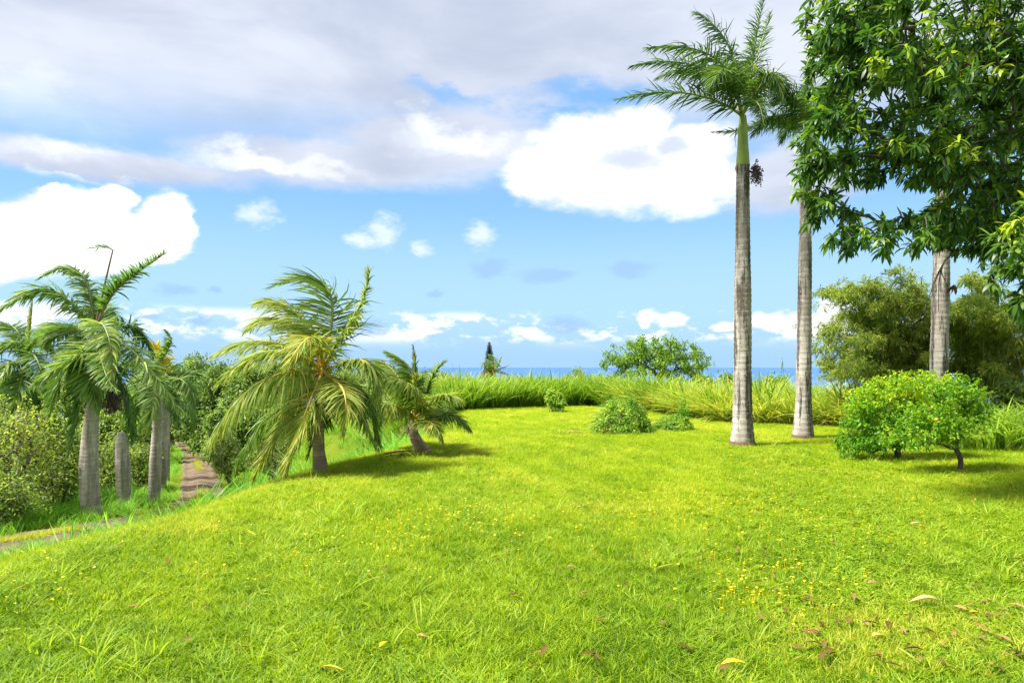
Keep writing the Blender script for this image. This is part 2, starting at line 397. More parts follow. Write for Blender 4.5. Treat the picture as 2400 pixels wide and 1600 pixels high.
# ================================================================== ground, track, sea
BY = np.array([-30, 0, 5, 7.6, 9.7, 13.7, 18.7, 27, 32, 36, 40, 46, 68, 90, 120.0])
BX = np.array([-8, -6.6, -5.8, -5.15, -4.5, -3.85, -2.5, -2.0, -2.8, -5.5, -9, -14, -25, -36, -50.0])
def brow(y): return np.interp(y, BY, BX)
def terrain(x, y):
    x = np.asarray(x, float); y = np.asarray(y, float)
    up = -np.maximum(y - 37, 0) * 0.075 - np.maximum(y - 60, 0) * 0.12
    fl = -2.95 - np.maximum(y - 20, 0) * 0.066 - np.maximum(y - 110, 0) * 0.11
    up = np.minimum(up, 0)
    s = (brow(y) - x)
    t = np.clip((s + 0.5) / 7.5, 0, 1); k = t * t * (3 - 2 * t)
    k = 0.62 * k + 0.38 * np.clip(t * 1.6, 0, 1) ** 1.2 * (1 - 0.0)
    k = np.clip(k, 0, 1)
    z = up + (np.minimum(fl, up) - up) * k
    z = z + 0.035 * vnoise(x, y, 3.0) * np.clip(y / 10, 0.3, 1)
    r = np.hypot(x, y)
    return np.where(r > 130, np.minimum(z, -(r - 130) * 0.18 + z), z)
def tz(x, y): return float(terrain(x, y))

xs = np.unique(np.concatenate([np.linspace(-700, -60, 26), np.arange(-60, -24, 1.0), np.arange(-24, 16, 0.33), np.arange(16, 40, 1.5), np.linspace(40, 700, 26)]))
ys = np.unique(np.concatenate([np.linspace(-700, -20, 20), np.arange(-20, 0, 1.0), np.arange(0, 40, 0.33), np.arange(40, 90, 1.0), np.linspace(90, 900, 30)]))
X, Y = np.meshgrid(xs, ys)
mb = MB(); nx, ny = len(xs), len(ys)
i = (np.arange(ny - 1)[:, None] * nx + np.arange(nx - 1)[None]).ravel()
mb.add(np.stack([X, Y, terrain(X, Y)], -1), np.stack([i, i + 1, i + nx + 1, i + nx], -1))
m, nt, out = newmat('lawn_soil_and_thatch'); L = nt.links.new
tcn = nd(nt, 'ShaderNodeTexCoord')
n1 = nd(nt, 'ShaderNodeTexNoise', Scale=0.35, Detail=5, Roughness=0.6); L(tcn.outputs['Object'], n1.inputs[0])
n2 = nd(nt, 'ShaderNodeTexNoise', Scale=14.0, Detail=6, Roughness=0.7); L(tcn.outputs['Object'], n2.inputs[0])
ca = ramp(nt, n1.outputs[0], [(0.3, (0.10, 0.15, 0.008)), (0.7, (0.17, 0.22, 0.012))])
cb = ramp(nt, n2.outputs[0], [(0.35, (0.06, 0.06, 0.014)), (0.6, (0.15, 0.20, 0.012))])
mx = nd(nt, 'ShaderNodeMix', data_type='RGBA'); mx.inputs[0].default_value = 0.55; L(ca, mx.inputs[6]); L(cb, mx.inputs[7])
p = nd(nt, 'ShaderNodeBsdfPrincipled', Roughness=0.95); L(mx.outputs[2], p.inputs['Base Color']); p.inputs['Specular IOR Level'].default_value = 0.05
b = nd(nt, 'ShaderNodeBump', Strength=0.7, Distance=0.05); L(n2.outputs[0], b.inputs['Height']); L(b.outputs[0], p.inputs['Normal'])
L(p.outputs[0], out.inputs[0])
tag(mb.build('ground', m), 'grassy hillside ground under the lawn and the slope', kind='structure')

# sea, far below the slope
mb = MB(); q = 120000.0
rr = np.concatenate([[300.0], np.geomspace(500, 140000, 30)]); aa = np.linspace(0, 2 * math.pi, 97)[:-1]
V = np.stack([rr[:, None] * np.cos(aa), rr[:, None] * np.sin(aa), np.full((len(rr), 96), -95.0)], -1).reshape(-1, 3)
i = np.arange(len(rr) - 1)[:, None] * 96; j = np.arange(96)[None]; j2 = (j + 1) % 96
mb.add(V, np.stack([i + j, i + 96 + j, i + 96 + j2, i + j2], -1).reshape(-1, 4))
m, nt, out = newmat('sea_water'); L = nt.links.new
tcn = nd(nt, 'ShaderNodeTexCoord')
n1 = nd(nt, 'ShaderNodeTexNoise', Scale=0.0012, Detail=5, Roughness=0.6); L(tcn.outputs['Object'], n1.inputs[0])
p = nd(nt, 'ShaderNodeBsdfPrincipled', Roughness=0.3)
L(ramp(nt, n1.outputs[0], [(0.35, (0.014, 0.09, 0.30)), (0.65, (0.025, 0.125, 0.37))]), p.inputs['Base Color'])
p.inputs['IOR'].default_value = 1.33; p.inputs['Specular IOR Level'].default_value = 0.12
n2 = nd(nt, 'ShaderNodeTexNoise', Scale=0.05, Detail=6, Roughness=0.7); L(tcn.outputs['Object'], n2.inputs[0])
b = nd(nt, 'ShaderNodeBump', Strength=0.45, Distance=1.5); L(n2.outputs[0], b.inputs['Height']); L(b.outputs[0], p.inputs['Normal'])
L(p.outputs[0], out.inputs[0])
tag(mb.build('sea', m), 'blue ocean stretching to the horizon beyond the trees', kind='structure')

# dirt track
RP = np.array([[-30, 11.5], [-24, 13.2], [-18, 15.6], [-14.6, 18.2], [-12.9, 21], [-12.15, 24], [-12.4, 27], [-15.0, 33], [-21.2, 46], [-32, 68], [-38, 78], [-47, 86.0]])
def road_path(n=260):
    t = np.linspace(0, len(RP) - 1, n); k = np.arange(len(RP)); out = []
    i = np.clip(t.astype(int), 0, len(RP) - 2); f = (t - i)[:, None]
    p0, p1, p2, p3 = RP[np.maximum(i - 1, 0)], RP[i], RP[i + 1], RP[np.minimum(i + 2, len(RP) - 1)]
    return 0.5 * (2 * p1 + (p2 - p0) * f + (2 * p0 - 5 * p1 + 4 * p2 - p3) * f ** 2 + (3 * p1 - p0 - 3 * p2 + p3) * f ** 3)
RD = road_path()
def road_dist(x, y):
    x = np.asarray(x, float).ravel(); y = np.asarray(y, float).ravel(); d = np.full(x.shape, 1e9)
    for q in RD[::2]: d = np.minimum(d, np.hypot(x - q[0], y - q[1]))
    return d
Tn = unit(np.gradient(RD, axis=0)); Sn = np.stack([Tn[:, 1], -Tn[:, 0]], -1)
mb = MB(); across = np.linspace(-1.0, 1.0, 17); n = len(RD)
wid = 0.98 + 0.12 * vnoise(np.arange(n), np.arange(n) * 0, 9)
P2 = RD[:, None] + Sn[:, None] * across[None, :, None] * wid[:, None, None]
rut = -0.05 * np.exp(-((np.abs(across) - 0.55) / 0.2) ** 2) + 0.03 * np.exp(-(across / 0.22) ** 2)
Z = terrain(P2[..., 0], P2[..., 1]) * 0.4 + terrain(RD[:, 0], RD[:, 1])[:, None] * 0.6 + 0.09 + rut[None]
Z[:, 0] -= 0.2; Z[:, -1] -= 0.2
i = (np.arange(n - 1)[:, None] * 17 + np.arange(16)[None]).ravel()
mb.add(np.concatenate([P2, Z[..., None]], -1), np.stack([i, i + 1, i + 18, i + 17], -1), None, np.tile(across, n))
m, nt, out = newmat('dirt_track_soil'); L = nt.links.new
tcn = nd(nt, 'ShaderNodeTexCoord'); at = nd(nt, 'ShaderNodeAttribute', attribute_name='tint')
n1 = nd(nt, 'ShaderNodeTexNoise', Scale=1.2, Detail=7, Roughness=0.7); L(tcn.outputs['Object'], n1.inputs[0])
n2 = nd(nt, 'ShaderNodeTexNoise', Scale=12, Detail=6, Roughness=0.7); L(tcn.outputs['Object'], n2.inputs[0])
col = ramp(nt, n1.outputs[0], [(0.3, (0.075, 0.052, 0.036)), (0.52, (0.16, 0.115, 0.08)), (0.7, (0.24, 0.185, 0.13))])
p = nd(nt, 'ShaderNodeBsdfPrincipled', Roughness=0.95); L(col, p.inputs['Base Color']); p.inputs['Specular IOR Level'].default_value = 0.1
b = nd(nt, 'ShaderNodeBump', Strength=0.8, Distance=0.04); L(n2.outputs[0], b.inputs['Height']); L(b.outputs[0], p.inputs['Normal'])
L(p.outputs[0], out.inputs[0])
tag(mb.build('dirt_track', m), 'brown dirt track with two ruts between the palms and the bank', kind='structure')

# ================================================================== scattering of grasses
def proto_coll(name, mbs, mat):
    c = bpy.data.collections.new(name)
    for k, q in enumerate(mbs):
        o = bpy.data.objects.new('%s_%02d' % (name, k), q.mesh(name, mat)); c.objects.link(o)
    return c
def scatter(name, coll, ncoll, x, y, scale, label, cat, itint=None, tilt=0.12, z=None, lean=(0, 0)):
    n = len(x)
    if z is None: z = terrain(x, y)
    me = bpy.data.meshes.new(name)
    me.vertices.add(n); me.vertices.foreach_set('co', np.stack([x, y, z - 0.005], -1).astype(np.float32).ravel())
    rot = np.stack([rng.normal(0, tilt, n) + lean[0], rng.normal(0, tilt, n) + lean[1], rng.uniform(0, 6.283, n)], -1)
    if lean != (0, 0): rot[:, 2] = rng.normal(0, 0.5, n)
    a = me.attributes.new('rot', 'FLOAT_VECTOR', 'POINT'); a.data.foreach_set('vector', rot.astype(np.float32).ravel())
    a = me.attributes.new('scl', 'FLOAT', 'POINT'); a.data.foreach_set('value', np.broadcast_to(scale, (n,)).astype(np.float32))
    a = me.attributes.new('itint', 'FLOAT', 'POINT'); a.data.foreach_set('value', (np.zeros(n) if itint is None else itint).astype(np.float32))
    a = me.attributes.new('pick', 'INT', 'POINT'); a.data.foreach_set('value', rng.integers(0, ncoll, n).astype(np.int32))
    o = bpy.data.objects.new(name, me); COL.objects.link(o)
    g = bpy.data.node_groups.new(name + '_nodes', 'GeometryNodeTree')
    g.interface.new_socket('Geometry', in_out='INPUT', socket_type='NodeSocketGeometry')
    g.interface.new_socket('Geometry', in_out='OUTPUT', socket_type='NodeSocketGeometry')
    gi = g.nodes.new('NodeGroupInput'); go = g.nodes.new('NodeGroupOutput')
    ip = g.nodes.new('GeometryNodeInstanceOnPoints'); ci = g.nodes.new('GeometryNodeCollectionInfo')
    ci.inputs['Collection'].default_value = coll; ci.inputs['Separate Children'].default_value = True; ci.inputs['Reset Children'].default_value = True
    def na(nm, ty):
        q = g.nodes.new('GeometryNodeInputNamedAttribute'); q.data_type = ty; q.inputs['Name'].default_value = nm; return q.outputs[0]
    L = g.links.new
    L(gi.outputs[0], ip.inputs['Points']); L(ci.outputs[0], ip.inputs['Instance']); ip.inputs['Pick Instance'].default_value = True
    L(na('pick', 'INT'), ip.inputs['Instance Index'])
    e2r = g.nodes.new('FunctionNodeEulerToRotation'); L(na('rot', 'FLOAT_VECTOR'), e2r.inputs[0]); L(e2r.outputs[0], ip.inputs['Rotation'])
    L(na('scl', 'FLOAT'), ip.inputs['Scale']); L(ip.outputs[0], go.inputs[0])
    md = o.modifiers.new('scatter', 'NODES'); md.node_group = g
    return tag(o, label, cat, kind='stuff')

def blades(n, rad, lmin, lmax, w, bend, k=4, wind=(0, 0), tint=(0.2, 0.8), upright=0.35, hang=0.0):
    """a tuft of n grass blades, bases inside radius rad"""
    mb = MB()
    r = rad * np.sqrt(rng.uniform(0, 1, n)); a = rng.uniform(0, 6.283, n)
    P = np.stack([r * np.cos(a), r * np.sin(a), np.zeros(n)], -1)
    a2 = a + rng.normal(0, 0.7, n); sp = np.abs(rng.normal(0, upright, n)) + 0.05
    D = unit(np.stack([np.cos(a2) * sp, np.sin(a2) * sp, np.ones(n)], -1))
    Ln = rng.uniform(lmin, lmax, n); t = np.linspace(0, 1, k)
    out = np.stack([np.cos(a2), np.sin(a2), np.full(n, -hang)], -1)
    B = out * (bend * rng.uniform(0.4, 1.4, n))[:, None] + np.array([wind[0], wind[1], -0.25 * (abs(wind[0]) + bend)])
    C = P[:, None] + D[:, None] * (Ln[:, None] * t)[..., None] + B[:, None] * (Ln[:, None] * t ** 2)[..., None]
    C[..., 2] = np.maximum(C[..., 2], 0.01 * Ln[:, None] * (t > 0))
    Sd = unit(np.cross(D, out) + rng.normal(0, 0.25, (n, 3)))
    wd = (w * rng.uniform(0.7, 1.3, n))[:, None] * np.interp(t, [0, 0.3, 0.7, 1], [0.6, 1, 0.75, 0.06])[None] * 0.5
    strips(mb, C, Sd, wd, rng.uniform(tint[0], tint[1], n))
    return mb

def cone_points(n, dmin, dmax, power, extra=4.5, half=0.80):
    """random ground points in front of the camera, thinning with distance as d**-power"""
    e = 2 - power; u = rng.uniform(0, 1, n)
    d = (dmin ** e + u * (dmax ** e - dmin ** e)) ** (1 / e) if abs(e) > 1e-6 else dmin * (dmax / dmin) ** u
    x = rng.uniform(-1, 1, n) * (half * d + extra)
    return x, d

HX = np.array([-6.0, -3.0, 0.0, 4.0, 6.0, 6.95, 7.7, 10.9, 11.7, 15.5, 24])     # front line of the tall grass (x, y)
HY = np.array([29.0, 30.3, 33.5, 35.0, 32.0, 27.8, 24.6, 22.6, 20.5, 18.2, 17])
def hedge_front(x): return np.interp(x, HX, HY)

# lawn
tufts = [blades(16, 0.06, 0.04, 0.095, 0.0055, 0.6, upright=0.7) for _ in range(6)]
lawnC = proto_coll('lawn_tuft', tufts, M['lawn'])
x, y = cone_points(215000, 2.2, 38, 1.15)
s = brow(y) - x
keep = (s < 2.6) & (y < hedge_front(x) + 0.6) & ((vnoise(x, y, 0.22) + 0.3 * rng.normal(size=len(x)) < 0.62 + 0.03 * y))
x, y = x[keep], y[keep]
it = 0.14 * vnoise(x, y, 1.6) + 0.22 * vnoise(x, y, 0.35) + np.clip((y - 7) / 40, 0, 0.12) + rng.normal(0, 0.06, len(x))
it = it - 0.10 * np.clip((x - 2) / 5, 0, 1) * np.clip((14 - y) / 6, 0, 1) - 0.12 * np.clip((10 - y) / 5, 0, 1) + np.where((rng.uniform(size=len(x)) < 0.07) & (y < 12), 0.35, 0)
scatter('lawn_grass', lawnC, 6, x, y, (0.9 + 0.25 * vnoise(x, y, 2.2) + np.clip(y / 70, 0, 0.3)) * rng.uniform(0.7, 1.25, len(x)), 'short bright green mown grass covering the whole lawn', 'grass', it)

# worn straw-coloured patches
x = np.concatenate([(rng.normal(2120, 190, 1500) - 1200) / FPX, (rng.normal(430, 60, 500) - 1200) / FPX, (rng.normal(1420, 120, 250) - 1200) / FPX])
y = np.concatenate([EYE * FPX / (np.maximum(rng.normal(1490, 55, 1500), 1330) - 860), EYE * FPX / (rng.normal(1235, 14, 500) - 860), EYE * FPX / (rng.normal(1195, 12, 250) - 860)]); x = x * y
scatter('dry_straw_grass', lawnC, 6, x, y, rng.uniform(0.6, 1.1, len(x)), 'thin straw coloured patches of dry grass in the lawn', 'dry grass', rng.uniform(0.25, 0.85, len(x)), tilt=0.35)

# broad-bladed grass and weeds, patchy
wt = [blades(13, 0.06, 0.06, 0.17, 0.0115, 0.8, upright=0.6, tint=(0.15, 0.85)) for _ in range(6)]
weedC = proto_coll('broad_tuft', wt, M['weed'])
x, y = cone_points(130000, 2.2, 28, 1.25)
pn = vnoise(x, y, 0.9) + 0.6 * vnoise(x, y, 3.0)
pn = pn + 0.35 * rng.normal(size=len(x))
keep = (pn > -0.55 + 0.55 * np.clip((x - 1.5) / 3, 0, 1) + 1.2 * np.clip((y - 9) / 16, 0, 1)) & (brow(y) - x < 1.2)
x, y, pn = x[keep], y[keep], pn[keep]
scatter('broad_bladed_grass', weedC, 6, x, y, rng.uniform(0.75, 1.25, len(x)) * np.clip(0.55 + 0.26 * pn, 0.36, 1.05) * np.clip(1.05 - (y - 3) * 0.03, 0.8, 1.05), 'patches of broad bladed wild grass in the lawn foreground', 'grass', 0.2 * vnoise(x, y, 0.5) + 0.1 * vnoise(x, y, 2.5) + rng.normal(0, 0.12, len(x)) - 0.06 * np.clip((10 - y) / 5, 0, 1))
lt = [blades(13, 0.05, 0.22, 0.42, 0.015, 0.5, upright=0.45, k=6, tint=(0.3, 0.85)) for _ in range(4)]
longC = proto_coll('long_tuft', lt, M['weed'])
x, y = cone_points(1500, 2.6, 17, 1.0)
keep = (vnoise(x, y, 1.3) > 0.12) & (brow(y) - x < 0.5); x, y = x[keep], y[keep]
for (u_, v_, n_) in [(250, 1540, 9), (330, 1580, 8), (690, 1590, 7), (760, 1250, 10), (820, 1215, 8), (1010, 1460, 6), (1540, 1330, 8), (1620, 1520, 6), (560, 1180, 5), (1390, 1300, 5)]:
    d_ = EYE * FPX / (v_ - 860) * (1 + rng.normal(0, 0.03, n_)); x = np.r_[x, (u_ - 1200) / FPX * d_ + rng.normal(0, 0.12, n_)]; y = np.r_[y, d_]
scatter('long_grass_tufts', longC, 4, x, y, rng.uniform(0.3, 0.75, len(x)), 'scattered taller tufts of long bladed grass on the lawn', 'grass', rng.normal(0.05, 0.08, len(x)))

# ground peanut mat with yellow flowers
def clover(n, rad):
    mb = MB()
    for _ in range(n):
        r = rad * math.sqrt(rng.uniform()); a = rng.uniform(0, 6.283); h = rng.uniform(0.03, 0.07)
        c = np.array([r * math.cos(a), r * math.sin(a), h]); k = 4
        az = rng.uniform(0, 6.283) + np.array([0.5, 1.2, 3.6, 4.3]); D = np.stack([np.cos(az), np.sin(az), rng.normal(0.1, 0.25, k)], -1)
        leaves(mb, np.tile(c, (k, 1)), D, np.tile([rng.normal(0, 0.3), rng.normal(0, 0.3), 1.0], (k, 1)), rng.uniform(0.018, 0.032), rng.uniform(0.013, 0.019), 0.15, rng.uniform(0.2, 0.85), 0.1, (0.95, 1.0), (0.3, 0.75))
        strips(mb, np.array([[[c[0] * 0.8, c[1] * 0.8, 0], [c[0], c[1], h]]]), np.array([[1.0, 0, 0]]), np.array([[0.0012, 0.0012]]), 0.2)
    return mb
cl = [clover(9, 0.06) for _ in range(6)]
cloverC = proto_coll('ground_peanut_tuft', cl, M['clover'])
x, y = cone_points(75000, 2.8, 20, 1.2)
g = np.clip((x - 0.25 * y + 0.3) / 2.2, 0, 1) * np.clip((x + 1) / 3, 0.0, 1)
keep = (vnoise(x, y, 1.1) * 0.6 + 0.45 * rng.normal(size=len(x)) + 1.3 * g > 0.85) & ~((y < 4.6) & (x > 0.6))
x, y = x[keep], y[keep]
scatter('ground_peanut_mat', cloverC, 6, x, y, rng.uniform(0.55, 1.0, len(x)), 'low mat of round leaved ground peanut over the right side of the lawn', 'ground cover', 0.12 * vnoise(x, y, 0.8))

def flower():
    mb = MB(); h = 0.085
    tube(mb, [[0, 0, 0], [0.004, 0, h * 0.6], [0, 0.003, h]], 0.0012, 4)
    k = 5; az = np.arange(k) * 6.283 / k + rng.uniform(0, 1); D = np.stack([np.cos(az), np.sin(az), rng.uniform(0.2, 0.7, k)], -1)
    leaves(mb, np.tile([0, 0, h], (k, 1)), D, np.tile([0, 0, 1.0], (k, 1)), 0.011, 0.010, 0.1, 0.5, 0.1, (0.9, 1.0), (0.35, 0.8))
    return mb
flC = proto_coll('yellow_flower', [flower() for _ in range(3)], M['petal'])
fx, fy = [], []
for (u, v, su, sv, n) in [(1080, 1225, 110, 22, 150), (1700, 1170, 170, 35, 170), (1780, 1330, 150, 50, 90), (700, 1310, 200, 40, 40), (1850, 1390, 130, 40, 50), (2150, 1250, 200, 60, 60), (120, 1370, 110, 50, 30), (900, 1290, 120, 20, 30), (1350, 1240, 200, 60, 40)]:
    uu = rng.normal(u, su, n); vv = np.maximum(rng.normal(v, sv, n), 1075); d = EYE * FPX / (vv - 860); fx.append((uu - 1200) / FPX * d); fy.append(d)
fx = np.concatenate(fx); fy = np.concatenate(fy); keep = brow(fy) - fx < 0; fx, fy = fx[keep], fy[keep]
scatter('yellow_flowers', flC, 3, fx, fy, rng.uniform(0.9, 1.5, len(fx)), 'tiny yellow flowers dotted over the lawn', 'flowers')

# pale fringe along the brow of the lawn
ft = [blades(15, 0.07, 0.12, 0.30, 0.010, 0.25, upright=0.25, k=5, tint=(0.35, 1.0)) for _ in range(5)]
fringeC = proto_coll('fringe_tuft', ft, M['lawn'])
y = rng.uniform(3, 17, 5200); x = brow(y) - np.abs(rng.normal(0, 0.45, len(y))) - 0.05
scatter('brow_fringe_grass', fringeC, 5, x, y, rng.uniform(0.25, 0.65, len(x)), 'yellow green fringe of upright grass along the lawn edge above the track', 'grass', rng.normal(0.16, 0.12, len(x)) + 0.16 * vnoise(x, y, 0.8))

# verge and slope grass, wind-combed to the left
vt = [blades(26, 0.16, 0.35, 0.75, 0.016, 0.35, wind=(-0.35, -0.05), k=5, upright=0.35, tint=(0.2, 0.8)) for _ in range(6)]
vergeC = proto_coll('verge_tuft', vt, M['verge'])
n = 22000; y = rng.uniform(10, 72, n); x = rng.uniform(-52, -2, n)
keep = (np.abs(x) < 0.80 * y + 3) & (rng.uniform(0, 1, n) < np.clip(26 / y, 0.25, 1) ** 1.5); x, y = x[keep], y[keep]
s = brow(y) - x; rd = road_dist(x, y)
keep = (s > 1.4) & (rd > 1.05 + 0.14 * vnoise(x, y, 0.8)) & (rd < 12); x, y, rd = x[keep], y[keep], rd[keep]
scatter('verge_grass', vergeC, 6, x, y, rng.uniform(0.5, 1.1, len(x)) * np.clip(0.35 + rd * 0.32, 0.4, 1.25), 'long soft green grass on the bank and verges of the track', 'grass', 0.12 * vnoise(x, y, 2.0) + rng.normal(0, 0.06, len(x)))
# grassy strip in the middle of the track
k = rng.integers(20, len(RD), 3600); k = k[vnoise(k, k * 0, 7) > -0.1]
x = RD[k, 0] + rng.normal(0, 0.14, len(k)); y = RD[k, 1] + rng.normal(0, 0.2, len(k))
scatter('track_centre_grass', fringeC, 5, x, y, rng.uniform(0.35, 0.8, len(x)), 'yellowish strip of grass between the ruts of the dirt track', 'grass', rng.normal(0.2, 0.1, len(x)), z=terrain(x, y) + 0.09)

# tall grass belt behind the lawn
ct = [blades(26, 0.22, 1.1, 2.1, 0.045, 0.42, wind=(-0.16, -0.04), k=7, upright=0.2, tint=(0.1, 0.85), hang=0.45) for _ in range(6)]
caneC = proto_coll('cane_clump', ct, M['cane'])
x = np.concatenate([rng.uniform(-6.5, 7.4, 1150), rng.uniform(6, 13, 90)]); y = hedge_front(x) + 0.2 + 5.0 * rng.uniform(0, 1, len(x)) ** 1.4
scatter('tall_cane_grass', caneC, 6, x, y, rng.uniform(0.72, 1.1, len(x)) * np.clip(0.85 + (y - hedge_front(x)) * 0.15, 0.85, 1.1) * (1 + 0.12 * vnoise(x, y, 0.6)), 'dark green belt of tall cane grass along the far end of the lawn', 'tall grass', 0.12 * vnoise(x, y, 1.2) + 0.05 * (y - hedge_front(x)), tilt=0.14)
gt = [blades(30, 0.2, 0.9, 1.8, 0.032, 0.38, wind=(-0.26, -0.10), k=7, upright=0.28, tint=(0.1, 0.95), hang=0.75) for _ in range(6)]
goldC = proto_coll('golden_clump', gt, M['gold'])
x = np.concatenate([rng.uniform(5.6, 13.5, 1300), rng.uniform(-6, -2.2, 60), rng.uniform(1.0, 6, 120)])
y = np.concatenate([hedge_front(x[:1300]) + 0.2 + 5.5 * rng.uniform(0, 1, 1300) ** 1.3, hedge_front(x[1300:]) + 5 + 3 * rng.uniform(0, 1, 180)])
scatter('golden_tall_grass', goldC, 6, x, y, rng.uniform(0.75, 1.12, len(x)) * np.clip(0.8 + (y - hedge_front(x)) * 0.17, 0.8, 1.12) * (1 + 0.24 * vnoise(x, y, 0.7)), 'yellow green wind combed tall grass behind the two royal palms', 'tall grass', 0.26 * vnoise(x, y, 0.7) + 0.14, tilt=0.2)
# ================================================================== palms
def trunk_mesh(path, rad, sides=22, flare=0.0, ringh=0.13, ringd=0.012, n=None):
    """ringed palm stem along a path of (x,y,z) with radii"""
    mb = MB(); path = np.asarray(path, float)
    seg = np.r_[0, np.cumsum(np.linalg.norm(np.diff(path, axis=0), axis=1))]; Lh = seg[-1]
    n = n or int(Lh / ringh * 3) + 2
    s = np.linspace(0, Lh, n); P = np.stack([np.interp(s, seg, path[:, k]) for k in range(3)], -1)
    # smooth the path
    for _ in range(max(2, min(12, n // 8))): P[1:-1] = P[:-2] * 0.25 + P[1:-1] * 0.5 + P[2:] * 0.25
    r = np.interp(s, seg, rad)
    for _ in range(4): r[1:-1] = r[:-2] * 0.25 + r[1:-1] * 0.5 + r[2:] * 0.25
    r = r * (1 + ringd / np.mean(rad) * 0.35 * np.sin(s / ringh * 2 * math.pi + 0.7 * np.sin(s * 3.1))) + 0.004 * vnoise(s, s * 0, 0.25) + 0.009 * vnoise(s, s * 0 + path[0][0], 0.9)
    tube(mb, P, r, sides, 0.0, True)
    return mb

def frond(name, parent, origin, pts, lmat, rmat, nl=75, ll=0.6, lw=0.035, droop=0.9, wind=(-0.5, 0, 0), vee=0.35, r0=0.03, start=0.14, tint=(0.15, 0.7), spread=1.0, messy=0.12, tipw=0.28, label=None, planes=0.25):
    C = bez(pts, np.linspace(0, 1, 26)); mb = MB()
    tube(mb, C, np.linspace(r0, r0 * 0.16, 26), 6, 0.0)
    o = mb.build(name, rmat, parent, origin)
    t = np.linspace(start, 0.985, nl); P = bez(pts, t); T = unit(np.gradient(P, axis=0))
    up = np.array([0, 0, 1.0]) + 0.25 * unit(np.asarray(pts[0]) - np.asarray(pts[3]))
    Sx = unit(np.cross(T, up) + 1e-6); N = np.cross(Sx, T)
    G = np.array([0, 0, -1.0]); wv = np.asarray(wind, float)
    lb = MB(); q = (t - start) / (1 - start)
    prof = np.interp(q, [0, 0.12, 0.35, 0.7, 1], [0.45, 0.85, 1.0, 0.78, tipw])
    alpha = np.interp(q, [0, 0.5, 1], [1.25, 1.0, 0.35]) * spread
    for sgn in (-1, 1):
        n = nl; a = alpha + rng.normal(0, messy, n)
        nn = vee + rng.normal(0, planes, n)
        D = unit(T * np.cos(a)[:, None] + Sx * (sgn * np.sin(a))[:, None] + N * (nn * np.sin(a))[:, None])
        Ln = ll * prof * rng.uniform(0.8, 1.12, n); k = 5; s = np.linspace(0, 1, k)
        bend = G[None] * (droop * rng.uniform(0.6, 1.35, n))[:, None] + wv[None] * rng.uniform(0.5, 1.3, n)[:, None] + rng.normal(0, messy, (n, 3))
        pos = [P.copy()]; cur = D.copy()
        for i in range(1, k):
            cur = unit(cur + bend * 0.42); pos.append(pos[-1] + cur * (Ln / (k - 1))[:, None])
        Cc = np.stack(pos, 1)
        Wd = unit(T + 0.35 * N * rng.normal(0, 1, n)[:, None] + 0.2 * rng.normal(size=(n, 3)))
        Dm = unit(Cc[:, -1] - Cc[:, 0]); Wd = unit(Wd - Dm * np.sum(Wd * Dm, 1, keepdims=True))
        w = lw * rng.uniform(0.7, 1.2, n)[:, None] * np.array([0.55, 1.0, 0.85, 0.55, 0.06])[None] * 0.5 * np.interp(q, [0, 0.7, 1], [1, 0.9, 0.55])[:, None]
        strips(lb, Cc, Wd, w, rng.uniform(tint[0], tint[1], n))
    tag(lb.build('leaflets', lmat, o, origin), kind='stuff')
    if label: o['label'] = label
    return o

def generic_fronds(parent, origin, c, n, Ln, lmat, rmat, ll, lw, seed, up=(1.2, -0.5), wind=(-0.5, 0, 0), windshift=0.35, **kw):
    r = np.random.default_rng(seed)
    for k in range(n):
        az = k * 2.399 + r.uniform(-0.25, 0.25); q = k / max(n - 1, 1)
        el = up[0] + (up[1] - up[0]) * q + r.uniform(-0.12, 0.12); Lk = Ln * r.uniform(0.85, 1.1)
        h = np.array([math.cos(az), math.sin(az), 0])
        p1 = c + Lk * 0.38 * (h * math.cos(el) + np.array([0, 0, math.sin(el)]))
        el2 = el - 0.55; p2 = p1 + Lk * 0.36 * (h * math.cos(el2) + np.array([0, 0, math.sin(el2)])) + np.array([-0.15 * windshift * Lk, 0, 0])
        el3 = el - 1.25; p3 = p2 + Lk * 0.34 * (h * math.cos(el3) + np.array([0, 0, math.sin(el3)])) + np.array([-0.25 * windshift * Lk, 0, 0])
        frond('frond', parent, origin, [c, p1, p2, p3], lmat, rmat, ll=ll, lw=lw, wind=wind, **kw)

def pix_fronds(parent, origin, c, D, lst, lmat, rmat, **kw):
    """lst: list of ([(u,v,dd),(u,v,dd),(u,v,dd)], overrides)"""
    for pts, ov in lst:
        p = [c] + [W(u, v, D + dd) for (u, v, dd) in pts]
        # through-points to bezier control points
        a, b, e = p[1], p[2], p[3]
        k1, k2 = 0.36, 0.70
        A = np.array([[3 * k1 * (1 - k1) ** 2, 3 * k1 ** 2 * (1 - k1)], [3 * k2 * (1 - k2) ** 2, 3 * k2 ** 2 * (1 - k2)]])
        rhs = np.stack([a - p[0] * (1 - k1) ** 3 - e * k1 ** 3, b - p[0] * (1 - k2) ** 3 - e * k2 ** 3])
        q = np.linalg.solve(A, rhs)
        o = dict(kw); o.update(ov); rm = o.pop('rmat', rmat); lm = o.pop('lmat', lmat)
        frond('frond', parent, origin, [p[0], q[0], q[1], e], lm, rm, **o)

def crop(sx, sy, s):  # zoomed-crop pixels to photo pixels
    return lambda x, y, dd=0.0: (sx + x / s, sy + y / s, dd)

